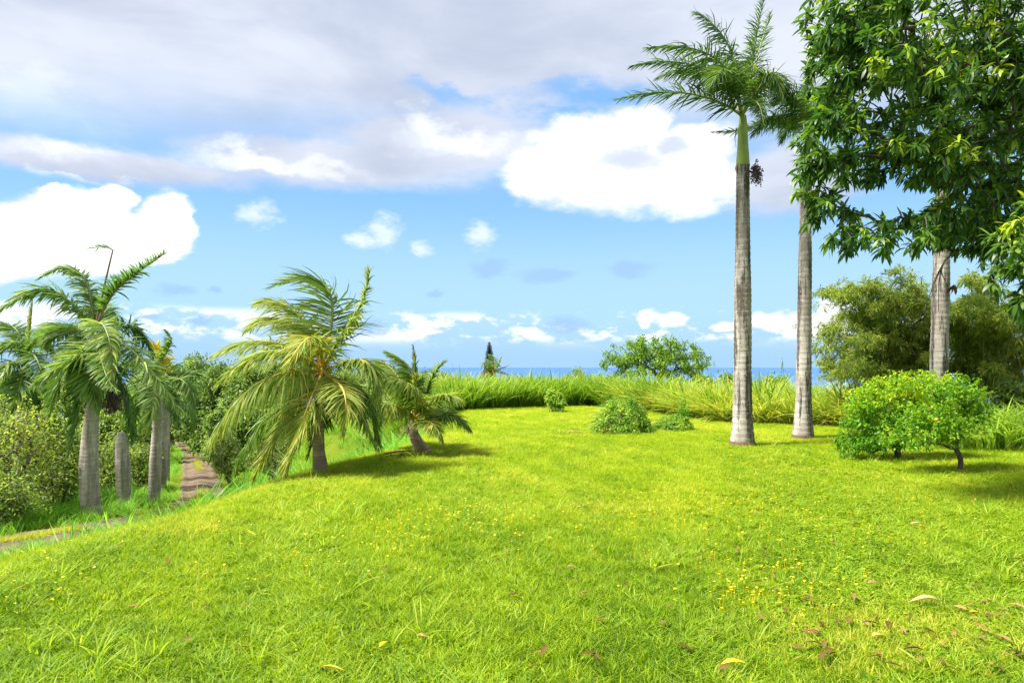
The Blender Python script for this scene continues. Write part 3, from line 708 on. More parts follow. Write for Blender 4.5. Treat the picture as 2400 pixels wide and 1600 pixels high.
def royal_trunk(t, base, top, r_base, r_mid, r_top, origin, mat, cs_len=1.3, lean=(0, 0), csm=None):
    P = [base + np.array([0, 0, -0.15])]; n = 40
    for k in range(n + 1):
        q = k / n; P.append(base + (top - base) * q + np.array([lean[0], lean[1], 0]) * math.sin(q * math.pi))
    rad = np.interp(np.linspace(0, 1, len(P)), [0, 0.03, 0.08, 0.14, 0.25, 0.5, 0.85, 1], [r_base, r_base * 0.98, r_base * 0.86, r_base * 0.3 + r_mid * 0.72, r_mid * 1.06, r_mid, r_top * 1.02, r_top])
    trunk_mesh(P, rad, ringh=0.15, ringd=0.016).build('trunk', mat, t, origin)
    if cs_len:
        z = np.linspace(0, cs_len, 12); up = unit(top - base)
        mb = MB(); tube(mb, top + up * (z[:, None] - 0.04), np.interp(z / cs_len, [0, 0.1, 0.4, 0.8, 1], [r_top * 0.98, r_top * 1.0, r_top * 0.82, r_top * 0.66, r_top * 0.5]), 18)
        cs = mb.build('crownshaft', csm or M['shaft'], t, origin)
        for a, h0, l in ((2.6, 0.75, 0.5), (0.4, 0.15, 0.35), (3.4, 0.05, 0.3)):
            sb = MB(); q0 = top + up * (cs_len * h0) + np.array([math.cos(a), math.sin(a), 0]) * r_top * 0.9
            C = np.array([[q0, q0 + [math.cos(a) * 0.05, math.sin(a) * 0.05, -l * 0.5], q0 + [math.cos(a) * 0.02, math.sin(a) * 0.02, -l]]])
            strips(sb, C, np.array([[-math.sin(a), math.cos(a), 0]]), np.array([[0.05, 0.04, 0.01]]), 0.2)
            o = sb.build('dry_sheath', M['rach_b'], cs, origin)
    rb = MB(); a = np.linspace(0, 6.283, 25)[:-1]
    tube(rb, [base + [0, 0, -0.2], base + [0, 0, 0.06], base + [0, 0, 0.13]], [r_base * 1.1, r_base * 1.04, r_base * 0.97], 24)
    rb.build('root_collar', M['rootmat'], t, origin)

def ground_at(u, v, it=30):
    """where the line of sight through photo pixel (u, v) meets the ground"""
    d = np.linspace(3, 90, 4000); P = np.array([W(u, v, q) for q in d]); z = terrain(P[:, 0], P[:, 1])
    h = np.nonzero(P[:, 2] <= z)[0]
    return np.array([P[h[0], 0], P[h[0], 1], z[h[0]]])

# ---- tall royal palm standing free on the lawn
b = ground_at(1740, 1045); D = b[1]; top = W(1741, 388, D); t = thing('royal_palm', b, 'tallest royal palm on the lawn, bare grey trunk, green crownshaft and purple fruit cluster', 'palm tree', 'royal palms')
royal_trunk(t, b, top, 0.315, 0.21, 0.165, b, M['palmbark'], cs_len=(388 - 268) / FPX * D)
c = W(1738, 272, D); k = crop(1400, 0, 3.409)
RW = dict(ll=0.72, lw=0.034, droop=0.5, wind=(-0.30, 0, 0), vee=0.25, planes=0.5, start=0.2, nl=130, r0=0.04, tint=(0.1, 0.85))
pix_fronds(t, b, c, D, [
    ([k(1220, 650), k(1265, 330), k(1335, -20, -0.2)], dict(ll=0.55, droop=0.25, tint=(0.35, 0.9))),
    ([k(1230, 640, 0.5), k(1300, 380, 0.9), k(1390, 90, 1.2)], dict(ll=0.5, droop=0.3)),
    ([k(1110, 600, 0.2), k(1010, 300, 0.4), k(770, 90, 0.5)], {}),
    ([k(1060, 600, -0.4), k(800, 400, -0.8), k(370, 390, -1.2)], {}),
    ([k(1040, 680, -0.6), k(720, 510, -1.2), k(255, 530, -1.6)], dict(tint=(0.1, 0.7))),
    ([k(1000, 830, -0.3), k(640, 740, -0.5), k(145, 800, -0.6)], dict(droop=0.3)),
    ([k(1000, 700, 0.6), k(760, 580, 1.3), k(480, 620, 1.9)], {}),
    ([k(1270, 700, -0.3), k(1370, 590, -0.6), k(1500, 800, -0.9)], dict(tint=(0.4, 0.95), droop=0.7)),
    ([k(1290, 720, 0.3), k(1440, 640, 0.6), k(1580, 860, 0.8)], dict(droop=0.7)),
    ([k(1080, 640, -0.9), k(1000, 560, -1.7), k(900, 700, -2.3)], dict(tint=(0.3, 0.9))),
    ([k(1230, 820, -0.8), k(1290, 840, -1.4), k(1330, 1000, -1.8)], dict(tint=(0.2, 0.8), ll=0.5)),
], M['royal'], M['rach_g'], **RW)
mb = MB(); s0 = W(1741 + 14, 402, D); s1 = W(1775, 420, D - 0.1)
tube(mb, bez([s0, W(1762, 405, D), W(1765, 395, D - 0.1), s1], np.linspace(0, 1, 8)), np.linspace(0.03, 0.01, 8), 6); fc = mb.build('fruit_stalk', M['rach_b'], t, b)
mb = MB()
for _ in range(46):
    q0 = W(1770 + rng.normal(0, 6), 395 + rng.normal(0, 6), D - 0.1 + rng.normal(0, 0.1)); q1 = np.array([q0[0] + rng.normal(0.02, 0.09), q0[1] + rng.normal(0, 0.09), q0[2] - rng.uniform(-0.05, 0.48)])
    pth = np.linspace(q0, q1, 5) + np.array([0.05, 0, 0]) * np.sin(np.linspace(0, 3.14, 5))[:, None]; tube(mb, pth, 0.005, 4)
    for z in np.linspace(0.3, 1, 9):
        cc = q0 + (q1 - q0) * z + rng.normal(0, 0.018, 3); r = rng.uniform(0.015, 0.024)
        V = cc + r * np.array([[1, 0, 0], [-1, 0, 0], [0, 1, 0], [0, -1, 0], [0, 0, 1], [0, 0, -1.0]])
        mb.add(V, None, [[0, 2, 4], [2, 1, 4], [1, 3, 4], [3, 0, 4], [2, 0, 5], [1, 2, 5], [3, 1, 5], [0, 3, 5]])
tag(mb.build('fruit_cluster', M['berry'], t, b), kind='stuff')

# ---- second royal palm, crown half hidden by the mango
b = ground_at(1882, 1029); D = b[1]; top = W(1889, 440, D); t = thing('royal_palm', b, 'royal palm with lichen spotted trunk, its crown half hidden by the mango leaves', 'palm tree', 'royal palms')
royal_trunk(t, b, top, 0.30, 0.19, 0.155, b, M['palmbark'], cs_len=1.1)
c = W(1889, 335, D)
pix_fronds(t, b, c, D, [
    ([k(1480, 960), k(1240, 1010), k(905, 1055)], dict(ll=0.5, droop=0.35)),
    ([k(1530, 960, -0.4), k(1380, 940, -0.8), k(1240, 1080, -1.1)], dict(droop=0.8)),
    ([k(1600, 850, 0.3), k(1480, 700, 0.6), k(1380, 620, 0.9)], dict(droop=0.7)),
    ([k(1670, 850), k(1685, 640), k(1700, 425)], dict(ll=0.35, droop=0.2, spread=0.6)),
    ([k(1620, 850, -0.7), k(1500, 760, -1.2), k(1400, 850, -1.8)], dict(tint=(0.3, 0.9))),
    ([k(1760, 850, 0.5), k(1900, 760, 0.8), k(2050, 900, 1.2)], {}),
    ([k(1760, 900, -0.3), k(1900, 900, -0.5), k(2000, 1150, -0.8)], {}),
    ([k(1640, 1000, 0.6), k(1560, 980, 1.2), k(1470, 1140, 1.7)], {}),
    ([k(1700, 800, 0.9), k(1740, 700, 1.7), k(1800, 780, 2.6)], {}),
], M['royal'], M['rach_g'], **RW)

# ---- third royal palm, seen between mango and bamboo
b = np.array([*W(2196, 1012, 18.6)[:2], 0]); b[2] = tz(b[0], b[1]); D = b[1]; top = W(2214, 330, D)
t = thing('royal_palm', b, 'royal palm trunk rising between the bamboo and the mango, its foot behind the citrus', 'palm tree', 'royal palms')
royal_trunk(t, b, top, 0.30, 0.215, 0.17, b, M['palmbark'], cs_len=1.2)
generic_fronds(t, b, W(2214, 232, D), 10, 3.0, M['royal'], M['rach_g'], 0.6, 0.036, 5, wind=(-0.3, 0, 0), droop=0.5, planes=0.5, nl=80, r0=0.04)

# ---- big coconut palm on the brow
b = ground_at(750, 1108); D = b[1]; t = thing('coconut_palm', b, 'large coconut palm with yellow stalked fronds and nuts on the lawn edge', 'palm tree', 'coconut palms')
c = W(757, 868, D)
P = [b + [0.05, 0, -0.2], W(752, 1104, D), W(747, 1060, D), W(746, 1000, D), W(748, 950, D), W(752, 900, D), c]
trunk_mesh(P, [0.16, 0.15, 0.118, 0.108, 0.106, 0.11, 0.10], ringh=0.075, ringd=0.014).build('trunk', M['cocobark'], t, b)
k = crop(460, 600, 2.8)
CW_ = dict(ll=0.80, lw=0.036, droop=0.6, wind=(-0.24, -0.05, 0), vee=0.2, planes=0.2, nl=112, r0=0.042, tint=(0.1, 0.85), messy=0.13)
pix_fronds(t, b, c, D, [
    ([k(885, 460, 0.1), k(840, 190, 0.2), k(500, 200, 0.2)], dict(ll=1.05, droop=0.25, wind=(-0.75, 0, 0), tint=(0.05, 0.6), rmat=M['rach_g'])),
    ([k(955, 520, 0.0), k(1080, 310, 0.1), k(1135, 90, 0.1)], dict(ll=0.42, droop=0.9, spread=0.45, wind=(-0.2, 0, 0), tint=(0.3, 0.8), tipw=0.5, rmat=M['rach_g'])),
    ([k(740, 480, 0.3), k(580, 320, 0.5), k(420, 300, 0.6)], dict(droop=0.5, tint=(0.3, 0.85))),
    ([k(700, 520, 0.5), k(520, 410, 0.8), k(330, 480, 0.9)], dict(droop=0.6, tint=(0.3, 0.85))),
    ([k(780, 545, -0.5), k(690, 580, -0.9), k(590, 730, -1.2)], dict(ll=0.6, tint=(0.45, 0.9))),
    ([k(620, 600, 0.4), k(370, 562, 0.6), k(110, 650, 0.7)], dict(tint=(0.4, 0.9))),
    ([k(640, 640, -0.4), k(400, 650, -0.7), k(140, 850, -0.9)], dict(tint=(0.3, 0.85))),
    ([k(620, 760, -0.5), k(330, 890, -0.9), k(85, 1260, -1.0)], dict(ll=0.98, droop=1.3, wind=(-0.15, 0, 0), tint=(0.3, 0.9))),
    ([k(640, 900, 0.3), k(420, 1120, 0.5), k(250, 1390, 0.5)], dict(droop=1.2, wind=(-0.1, 0, 0), tint=(0.05, 0.5))),
    ([k(770, 900, -0.6), k(670, 1160, -0.9), k(580, 1460, -1.0)], dict(ll=0.8, droop=0.5, tint=(0.4, 0.95))),
    ([k(700, 920, -0.2), k(540, 1150, -0.4), k(370, 1465, -0.4)], dict(ll=0.8, droop=0.7, tint=(0.3, 0.95))),
    ([k(925, 830, -0.7), k(980, 940, -1.1), k(960, 1180, -1.2)], dict(ll=0.62, tint=(0.4, 0.9))),
    ([k(1000, 690, -0.2), k(1140, 720, -0.3), k(1200, 970, -0.3)], dict(tint=(0.3, 0.8), wind=(-0.2, 0, 0))),
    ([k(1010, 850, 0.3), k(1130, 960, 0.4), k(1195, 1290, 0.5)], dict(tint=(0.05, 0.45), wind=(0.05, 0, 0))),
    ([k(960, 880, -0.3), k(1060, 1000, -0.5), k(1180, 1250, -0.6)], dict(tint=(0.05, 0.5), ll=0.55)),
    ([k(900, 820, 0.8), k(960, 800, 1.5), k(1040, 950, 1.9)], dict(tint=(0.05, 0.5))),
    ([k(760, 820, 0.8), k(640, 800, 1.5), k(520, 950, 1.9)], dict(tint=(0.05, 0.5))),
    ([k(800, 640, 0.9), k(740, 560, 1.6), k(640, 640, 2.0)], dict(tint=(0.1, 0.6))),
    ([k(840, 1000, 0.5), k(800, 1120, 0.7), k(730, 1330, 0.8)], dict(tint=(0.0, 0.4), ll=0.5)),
], M['coco'], M['rach_y'], **CW_)
def nut(parent, origin, p, r, mat):
    mb = MB(); th = np.linspace(0, math.pi, 7); path = np.stack([np.zeros(7), np.zeros(7), -np.cos(th)], -1) * r * 1.2
    tube(mb, p + path + np.linspace(0, 0.001, 7)[:, None], np.maximum(np.sin(th) * r * (1 + 0.12 * np.cos(th)), 0.002), 10); return mb.build('coconut', mat, parent, origin)
for (x, y, dd) in [(735, 815, -.22), (760, 835, -.25), (718, 838, -.2), (742, 862, -.26), (708, 866, -.15), (765, 868, -.22), (728, 885, -.2), (785, 850, -.15)]:
    u, v, _ = k(x, y); nut(t, b, W(u, v, D + dd), 0.085, M['nut'])
mb = MB()
for _ in range(22):
    q0 = W(757, 862, D - 0.12); e = q0 + np.array([rng.uniform(-0.1, 0.32), rng.normal(-0.12, 0.08), rng.uniform(-0.12, 0.28)]); tube(mb, np.linspace(q0, e, 4) + rng.normal(0, 0.012, (4, 3)), np.linspace(0.009, 0.004, 4), 5)
mb.build('flower_spray', M['rach_y'], t, b)
mb = MB()
for _ in range(10):
    q0 = W(748 + rng.normal(0, 6), 880, D); e = q0 + np.array([rng.normal(0, 0.3), rng.normal(0, 0.25), rng.uniform(-0.55, 0.05)]); tube(mb, bez([q0, q0 + [0, 0, 0.1], (q0 + e) / 2 + [0, 0, 0.1], e], np.linspace(0, 1, 6)), np.linspace(0.018, 0.006, 6), 5)
mb.build('dead_stalks', M['rach_b'], t, b)

# ---- small leaning coconut palm
b = ground_at(993, 1062); D = b[1]; t = thing('coconut_palm', b, 'small coconut palm with a short brown trunk leaning over the lawn', 'palm tree', 'coconut palms')
c = W(968, 985, D)
trunk_mesh([b + [0.05, 0, -0.2], W(994, 1060, D), W(982, 1044, D), W(970, 1020, D), W(967, 1000, D), c], [0.19, 0.18, 0.15, 0.125, 0.11, 0.08], ringh=0.07, ringd=0.014).build('trunk', M['cocobark'], t, b)
pix_fronds(t, b, c, D, [
    ([k(1428, 900, 0.1), k(1400, 740, 0.2), k(1255, 630, 0.2)], dict(droop=0.35, wind=(-0.6, 0, 0), tint=(0.1, 0.6))),
    ([k(1440, 900), k(1440, 740), k(1425, 590)], dict(ll=0.3, spread=0.4, droop=0.2)),
    ([k(1500, 940, 0.1), k(1550, 800, 0.2), k(1635, 690, 0.2)], dict(ll=0.45, tint=(0.1, 0.6), droop=0.4, spread=0.7)),
    ([k(1540, 960, -0.4), k(1640, 910, -0.6), k(1735, 950, -0.7)], dict(tint=(0.3, 0.8))),
    ([k(1570, 1050, -0.2), k(1690, 1045, -0.3), k(1795, 1130, -0.3)], dict(tint=(0.1, 0.6), wind=(-0.1, 0, 0))),
    ([k(1500, 1080, -0.7), k(1560, 1110, -1.0), k(1620, 1210, -1.1)], dict(tint=(0.4, 0.9), ll=0.45)),
    ([k(1340, 995, -0.5), k(1240, 970, -0.8), k(1150, 985, -1.0)], dict(tint=(0.3, 0.8), droop=1.2)),
    ([k(1440, 920, -0.6), k(1350, 820, -0.9), k(1195, 780, -1.0)], dict(tint=(0.2, 0.7), droop=1.2)),
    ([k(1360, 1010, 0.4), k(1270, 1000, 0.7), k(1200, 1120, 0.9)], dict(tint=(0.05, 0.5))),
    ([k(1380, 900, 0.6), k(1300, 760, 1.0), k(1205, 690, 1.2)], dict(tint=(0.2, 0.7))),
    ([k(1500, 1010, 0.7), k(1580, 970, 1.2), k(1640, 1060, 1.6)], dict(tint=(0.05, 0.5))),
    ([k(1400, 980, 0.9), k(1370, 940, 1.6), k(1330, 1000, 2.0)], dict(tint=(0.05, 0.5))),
], M['coco'], M['rach_y'], ll=0.64, lw=0.042, droop=0.55, wind=(-0.24, 0, 0), vee=0.2, planes=0.16, nl=125, r0=0.026, tint=(0.1, 0.8), messy=0.13)
mb = MB()
for _ in range(9):
    q0 = W(962, 1000, D - 0.05); e = q0 + np.array([rng.uniform(-0.4, 0.1), rng.normal(0, 0.15), rng.uniform(-0.35, -0.05)]); tube(mb, bez([q0, q0 + [-0.05, 0, 0.05], (q0 + e) / 2 + [0, 0, 0.06], e], np.linspace(0, 1, 6)), np.linspace(0.014, 0.005, 6), 5)
mb.build('dead_stalks', M['rach_b'], t, b)

# ---- royal palms along the track
k = crop(0, 540, 2.064)
b = ground_at(215, 1211); D = b[1]; t = thing('royal_palm', b, 'biggest palm by the track, thick beige trunk and one bare snapped frond on top', 'palm tree', 'royal palms')
top = W(222, 930, D); royal_trunk(t, b, top, 0.34, 0.29, 0.22, b, M['palmbark2'], cs_len=1.9, lean=(-0.15, 0), csm=M['palmbark2']); c = W(222, 775, D)
AW = dict(ll=1.0, lw=0.064, droop=0.48, wind=(-0.36, 0, 0), vee=0.3, planes=0.4, nl=135, r0=0.05, tint=(0.1, 0.85))
pix_fronds(t, b, c, D, [
    ([k(545, 310), k(650, 215), k(805, 100)], dict(ll=0.62, droop=0.4, spread=0.75, wind=(-0.5, 0, 0.2), tint=(0.1, 0.6), rmat=M['rach_b'])),
    ([k(435, 320, 0.2), k(360, 190, 0.4), k(170, 240, 0.5)], dict(ll=0.7)),
    ([k(330, 340, -0.4), k(180, 290, -0.7), k(-10, 400, -0.9)], {}),
    ([k(490, 450, -1.0), k(530, 540, -1.7), k(545, 740, -2.1)], dict(ll=0.8, tint=(0.4, 0.95))),
    ([k(350, 480, 0.3), k(280, 495, 0.6), k(210, 570, 0.8)], {}),
    ([k(430, 560, -0.9), k(320, 640, -1.5), k(160, 750, -1.9)], dict(tint=(0.3, 0.9))),
    ([k(480, 570, -1.1), k(510, 690, -1.9), k(570, 775, -2.3)], dict(ll=0.6, tint=(0.3, 0.9))),
    ([k(580, 545, -0.5), k(700, 640, -0.9), k(880, 890, -1.1)], dict(tint=(0.2, 0.9))),
    ([k(560, 475, 0.5), k(660, 480, 0.8), k(745, 610, 1.0)], dict(tint=(0.0, 0.5))),
    ([k(400, 640, -0.4), k(375, 850, -0.6), k(325, 1105, -0.6)], dict(tint=(0.0, 0.55), ll=0.7)),
    ([k(540, 650, 0.6), k(610, 800, 0.9), k(640, 1030, 1.0)], dict(tint=(0.0, 0.5))),
    ([k(360, 470, 0.9), k(250, 470, 1.6), k(120, 600, 2.1)], dict(tint=(0.1, 0.6))),
    ([k(480, 420, 1.0), k(500, 380, 1.9), k(560, 470, 2.6)], dict(tint=(0.1, 0.6))),
    ([k(430, 600, -0.6), k(440, 720, -1.0), k(470, 860, -1.1)], dict(tint=(0.2, 0.8))),
    ([k(360, 560, -0.5), k(300, 700, -0.8), k(240, 900, -0.9)], dict(tint=(0.1, 0.7))),
], M['royal2'], M['rach_g'], **AW)
mb = MB(); Q = [c, W(*k(505, 260)[:2], D), W(*k(530, 160)[:2], D), W(*k(546, 95)[:2], D)]
tube(mb, bez(Q, np.linspace(0, 1, 16)), np.linspace(0.045, 0.022, 16), 7); dead = mb.build('bare_stalk', M['rach_b'], t, b)
frond('frond', t, b, [W(*k(546, 97)[:2], D), W(*k(520, 70)[:2], D), W(*k(490, 80)[:2], D), W(*k(430, 88)[:2], D)], M['royal2'], M['rach_b'], nl=14, ll=0.45, lw=0.04, droop=0.2, wind=(-1.0, 0, 0), r0=0.022, start=0.02, tint=(0.0, 0.5))
mb = MB()
for _ in range(260):
    q0 = W(*k(545, 800)[:2], D + 0.2) + rng.normal(0, [0.15, 0.14, 0.22], 3); e = q0 + np.array([rng.normal(0, 0.06), rng.normal(0, 0.06), -rng.uniform(0.1, 0.3)]); tube(mb, [q0, (q0 + e) / 2 + rng.normal(0, 0.02, 3), e], 0.016, 4)
tag(mb.build('seed_cluster', M['berry'], t, b), kind='stuff')

b = ground_at(361, 1176); D = b[1]; t = thing('royal_palm', b, 'palm by the track just past the topless stump, with a yellowing frond', 'palm tree', 'royal palms')
top = W(368, 985, D); royal_trunk(t, b, top, 0.24, 0.22, 0.18, b, M['palmbark2'], cs_len=1.5, csm=M['palmbark2']); c = W(380, 880, D)
pix_fronds(t, b, c, D, [
    ([k(770, 640), k(820, 560), k(800, 480)], dict(ll=0.5)),
    ([k(840, 720, -0.3), k(900, 740, -0.5), k(945, 880, -0.6)], {}),
    ([k(850, 700, 0.3), k(920, 690, 0.4), k(990, 700, 0.5)], dict(ll=0.5)),
    ([k(720, 700, -0.4), k(660, 790, -0.7), k(590, 950, -0.8)], {}),
    ([k(760, 740, -0.9), k(740, 840, -1.5), k(720, 1000, -1.7)], dict(tint=(0.3, 0.9))),
    ([k(700, 660, 0.4), k(640, 640, 0.7), k(560, 760, 0.9)], {}),
    ([k(790, 650, 0.2), k(770, 570, 0.3), k(715, 540, 0.3)], dict(ll=0.62, nl=80, lw=0.06, droop=0.3, tint=(0.2, 1.0), lmat=M['yellow'], rmat=M['rach_y'], label='bright yellow dying frond')),
    ([k(830, 800, -0.5), k(850, 860, -0.9), k(870, 960, -1.0)], dict(ll=0.5)),
    ([k(700, 780, 0.2), k(650, 880, 0.4), k(650, 1020, 0.4)], dict(tint=(0.0, 0.5))),
    ([k(800, 700, 1.0), k(830, 660, 1.9), k(880, 740, 2.6)], dict(tint=(0.0, 0.5))),
], M['royal2'], M['rach_g'], **{**AW, 'nl': 110, 'll': 0.8})
for (u, v, ut, vt_, rb, sd, lb) in [(379, 1146, 383, 985, 0.22, 21, 'grey palm trunk close behind the palm with the yellow frond'), (389, 1126, 392, 985, 0.19, 22, 'thinnest and farthest palm of the row along the dirt track')]:
    b = ground_at(u, v); D = b[1]; t = thing('royal_palm', b, lb, 'palm tree', 'royal palms')
    top = W(ut, vt_, D); royal_trunk(t, b, top, rb, rb * 0.9, rb * 0.75, b, M['palmbark2'], cs_len=1.2, csm=M['palmbark2'])
    generic_fronds(t, b, W(ut, vt_ - 65, D), 10, 2.6, M['royal2'], M['rach_g'], 0.6, 0.05, sd, droop=0.7, planes=0.35, nl=60, r0=0.04)
b = ground_at(52, 1190); D = b[1]; t = thing('royal_palm', b, 'palm at the left picture edge behind olive shrubs, with an upright new spear', 'palm tree', 'royal palms')
top = W(50, 960, D); royal_trunk(t, b, top, 0.28, 0.24, 0.2, b, M['palmbark2'], cs_len=1.5); c = W(62, 855, D)
pix_fronds(t, b, c, D, [
    ([k(140, 530), k(150, 420), k(160, 305)], dict(ll=0.25, spread=0.3, droop=0.1, tint=(0.8, 0.95))),
    ([k(90, 560, -0.4), k(30, 560, -0.7), k(-90, 700, -0.9)], {}),
    ([k(70, 640, -0.7), k(20, 680, -1.2), k(-20, 820, -1.5)], dict(tint=(0.3, 0.9))),
    ([k(160, 600, -0.5), k(200, 680, -0.9), k(230, 820, -1.1)], dict(tint=(0.2, 0.8))),
    ([k(110, 700, -0.8), k(90, 780, -1.2), k(60, 890, -1.3)], {}),
    ([k(90, 500, 0.3), k(20, 460, 0.5), k(-110, 520, 0.6)], {}),
    ([k(170, 540, 0.4), k(220, 540, 0.7), k(290, 650, 0.9)], {}),
    ([k(150, 720, 0.2), k(170, 800, 0.3), k(175, 900, 0.4)], dict(tint=(0.0, 0.4))),
    ([k(60, 720, 0.5), k(-10, 760, 0.8), k(-70, 900, 1.0)], dict(tint=(0.0, 0.5))),
], M['royal2'], M['rach_g'], **{**AW, 'nl': 110, 'll': 0.8})

# ---- topless trunk
b = ground_at(292, 1190); D = b[1]
P = [b + [0, 0, -0.2]] + [W(292 - 1.0 * q, 1190 - q * (1190 - 1012) / 8, D) for q in range(9)]
mb = trunk_mesh(P, [0.27, 0.265, 0.255, 0.25, 0.25, 0.25, 0.25, 0.24, 0.225, 0.12], ringh=0.14, ringd=0.01)
t = thing('palm_stump', b, 'dead grey topless palm trunk standing between two living palms', 'stump')
mb.build('trunk', M['palmbark2'], t, b)
# ================================================================== broadleaf trees and shrubs
def grow(trunk, targets, r_tip=0.006, expo=2.3, seg=0.25, sag=0.08, pen=0.28, rmax=None):
    """connect every target (twig end) to the nearest part of a growing skeleton; returns trunk MB, branch MB, twig directions"""
    nodes = [np.asarray(p, float) for p in trunk]; par = [-1] + list(range(len(trunk) - 1))
    plen = list(np.r_[0, np.cumsum(np.linalg.norm(np.diff(np.asarray(trunk, float), axis=0), axis=1))])
    nt_ = len(trunk); fork = nodes[-1]
    order = np.argsort(np.linalg.norm(targets - fork, axis=1)); ends = np.zeros(len(targets), int); chains = []
    cap = nt_ + int(sum(np.linalg.norm(targets - fork, axis=1) / seg)) + 4 * len(targets) + 100
    A = np.zeros((cap, 3)); PL = np.zeros(cap); A[:nt_] = nodes; PL[:nt_] = plen; n = nt_; par = par + [0] * (cap - nt_)
    lo = max(0, nt_ // 2)
    for q in order:
        tp = targets[q]; dv = np.linalg.norm(A[lo:n] - tp, axis=1) + pen * (PL[lo:n] - PL[lo]); j = lo + int(np.argmin(dv))
        dist = np.linalg.norm(A[j] - tp); k = max(2, int(dist / seg) + 1); ch = [j]
        s = np.linspace(0, 1, k + 1)[1:]
        pth = A[j] + (tp - A[j]) * s[:, None] + np.array([0, 0, 1.0]) * (sag * dist * np.sin(s * math.pi))[:, None]
        if k > 2: pth[:-1] += rng.normal(0, 0.035 * dist, (k - 1, 3)) * 0.5
        for p_ in pth:
            if n >= cap: break
            A[n] = p_; PL[n] = PL[ch[-1]] + np.linalg.norm(p_ - A[ch[-1]]); par[n] = ch[-1]; ch.append(n); n += 1
        ends[q] = n - 1; chains.append(ch)
    wgt = np.zeros(n)
    for e in ends: wgt[e] += 1
    for i_ in range(n - 1, 0, -1): wgt[par[i_]] += wgt[i_]
    rad = r_tip * np.maximum(wgt, 1) ** (1 / expo)
    if rmax: rad = np.minimum(rad, rmax)
    tb, bb = MB(), MB()
    tr = rad[:nt_].copy(); tr[0] *= 1.25
    tube(tb, A[:nt_], tr, 12)
    for ch in chains:
        r = rad[ch].copy(); r[0] = min(r[0], r[1] * 1.15)
        tube(bb, A[ch], r, 5 if r[0] < 0.03 else 8)
    d = unit(A[ends] - A[[par[e] for e in ends]])
    return tb, bb, d

def blob_targets(blobs, n, lo=0.55):
    """blobs: (centre, (rx,ry,rz)); points in the outer part of a union of ellipsoids"""
    w = np.array([b_[1][0] * b_[1][1] + b_[1][0] * b_[1][2] + b_[1][1] * b_[1][2] for b_ in blobs]); w /= w.sum()
    k = rng.choice(len(blobs), n, p=w); C = np.array([b_[0] for b_ in blobs])[k]; Rr = np.array([b_[1] for b_ in blobs])[k]
    r = rng.uniform(lo ** 3, 1, n) ** (1 / 3)
    return C + rdir(n) * r[:, None] * Rr

def foliage(mb, T, d, per, L, Wd, spreadr, droop, tint_fn, outward=0.5, back=0.5, upn=0.6, fold=0.25, prof=(0.9, 0.75), jit=0.25):
    n = len(T) * per; P0 = np.repeat(T, per, 0); d0 = np.repeat(d, per, 0)
    s = rng.uniform(-back, 0.35, n)[:, None]
    P = P0 + d0 * s * spreadr + rng.normal(0, spreadr * jit, (n, 3))
    D = unit(d0 * outward + rdir(n) + np.array([0, 0, -0.15 * droop]))
    N = unit(np.array([0, 0, 1.0]) * upn + rdir(n) * 0.6)
    leaves(mb, P, D, N, L * rng.uniform(0.65, 1.2, n), Wd * rng.uniform(0.75, 1.2, n), droop * rng.uniform(0.4, 1.4, n), np.clip(tint_fn(P, n) + np.repeat(rng.normal(0, 0.09, len(T)), per), 0, 1), fold, prof)

def whorls(mb, T, d, per, L, Wd, tint_fn, spreadr=0.1):
    """rosettes of long arching leaves round each twig end"""
    n = len(T) * per; k = 5; P0 = np.repeat(T, per, 0); d0 = np.repeat(d, per, 0)
    a = np.tile(np.arange(per) * 2.399, len(T)) + np.repeat(rng.uniform(0, 6.28, len(T)), per)
    X = unit(np.cross(d0, [0.13, 0.2, 1.0])); Yv = np.cross(d0, X)
    back = rng.uniform(-1.3, 0.15, n)[:, None]
    D = unit(d0 * rng.uniform(0.1, 0.9, n)[:, None] + X * np.cos(a)[:, None] + Yv * np.sin(a)[:, None] + rng.normal(0, 0.25, (n, 3)) + [0, 0, 0.15])
    Ln = L * rng.uniform(0.6, 1.2, n); bend = np.array([-0.12, 0, -1.0]) * rng.uniform(0.3, 1.3, n)[:, None]
    P = P0 + d0 * back * spreadr + rng.normal(0, 0.015, (n, 3)); pos = [P]; cur = D
    for i in range(1, k):
        cur = unit(cur + bend * 0.42); pos.append(pos[-1] + cur * (Ln / (k - 1))[:, None])
    C = np.stack(pos, 1); Dm = unit(C[:, -1] - C[:, 0]); Sd = unit(np.cross(Dm, unit(np.array([0, 0, 1.0]) + 0.55 * rdir(n))))
    w = (Wd * rng.uniform(0.75, 1.2, n))[:, None] * np.array([0.18, 0.85, 1.0, 0.72, 0.04])[None] * 0.5
    ti = np.clip(tint_fn(P0, n) + np.repeat(rng.normal(0, 0.12, len(T)), per), 0, 1)
    strips(mb, C, Sd, w, ti)

def tree(name, label, cat, base, trunk, targets, leaf, mat, bark, group=None, r_tip=0.006, expo=2.3, seg=0.3, crown='crown', **kw):
    t = thing(name, base, label, cat, group)
    tb, bb, d = grow(trunk, targets, r_tip, expo, seg, **kw)
    tb.build('trunk', bark, t, base); bb.build('branches', bark, t, base)
    mb = MB(); (whorls if 'outward' in leaf and leaf.get('whorl') else foliage)(mb, targets, d, **{q: v for q, v in leaf.items() if not (leaf.get('whorl') and q in ('whorl', 'outward', 'droop', 'back', 'jit'))}); tag(mb.build(crown, mat, t, base), kind='stuff')
    return t, d

def rt(lo, hi): return lambda P, n: rng.uniform(lo, hi, n)

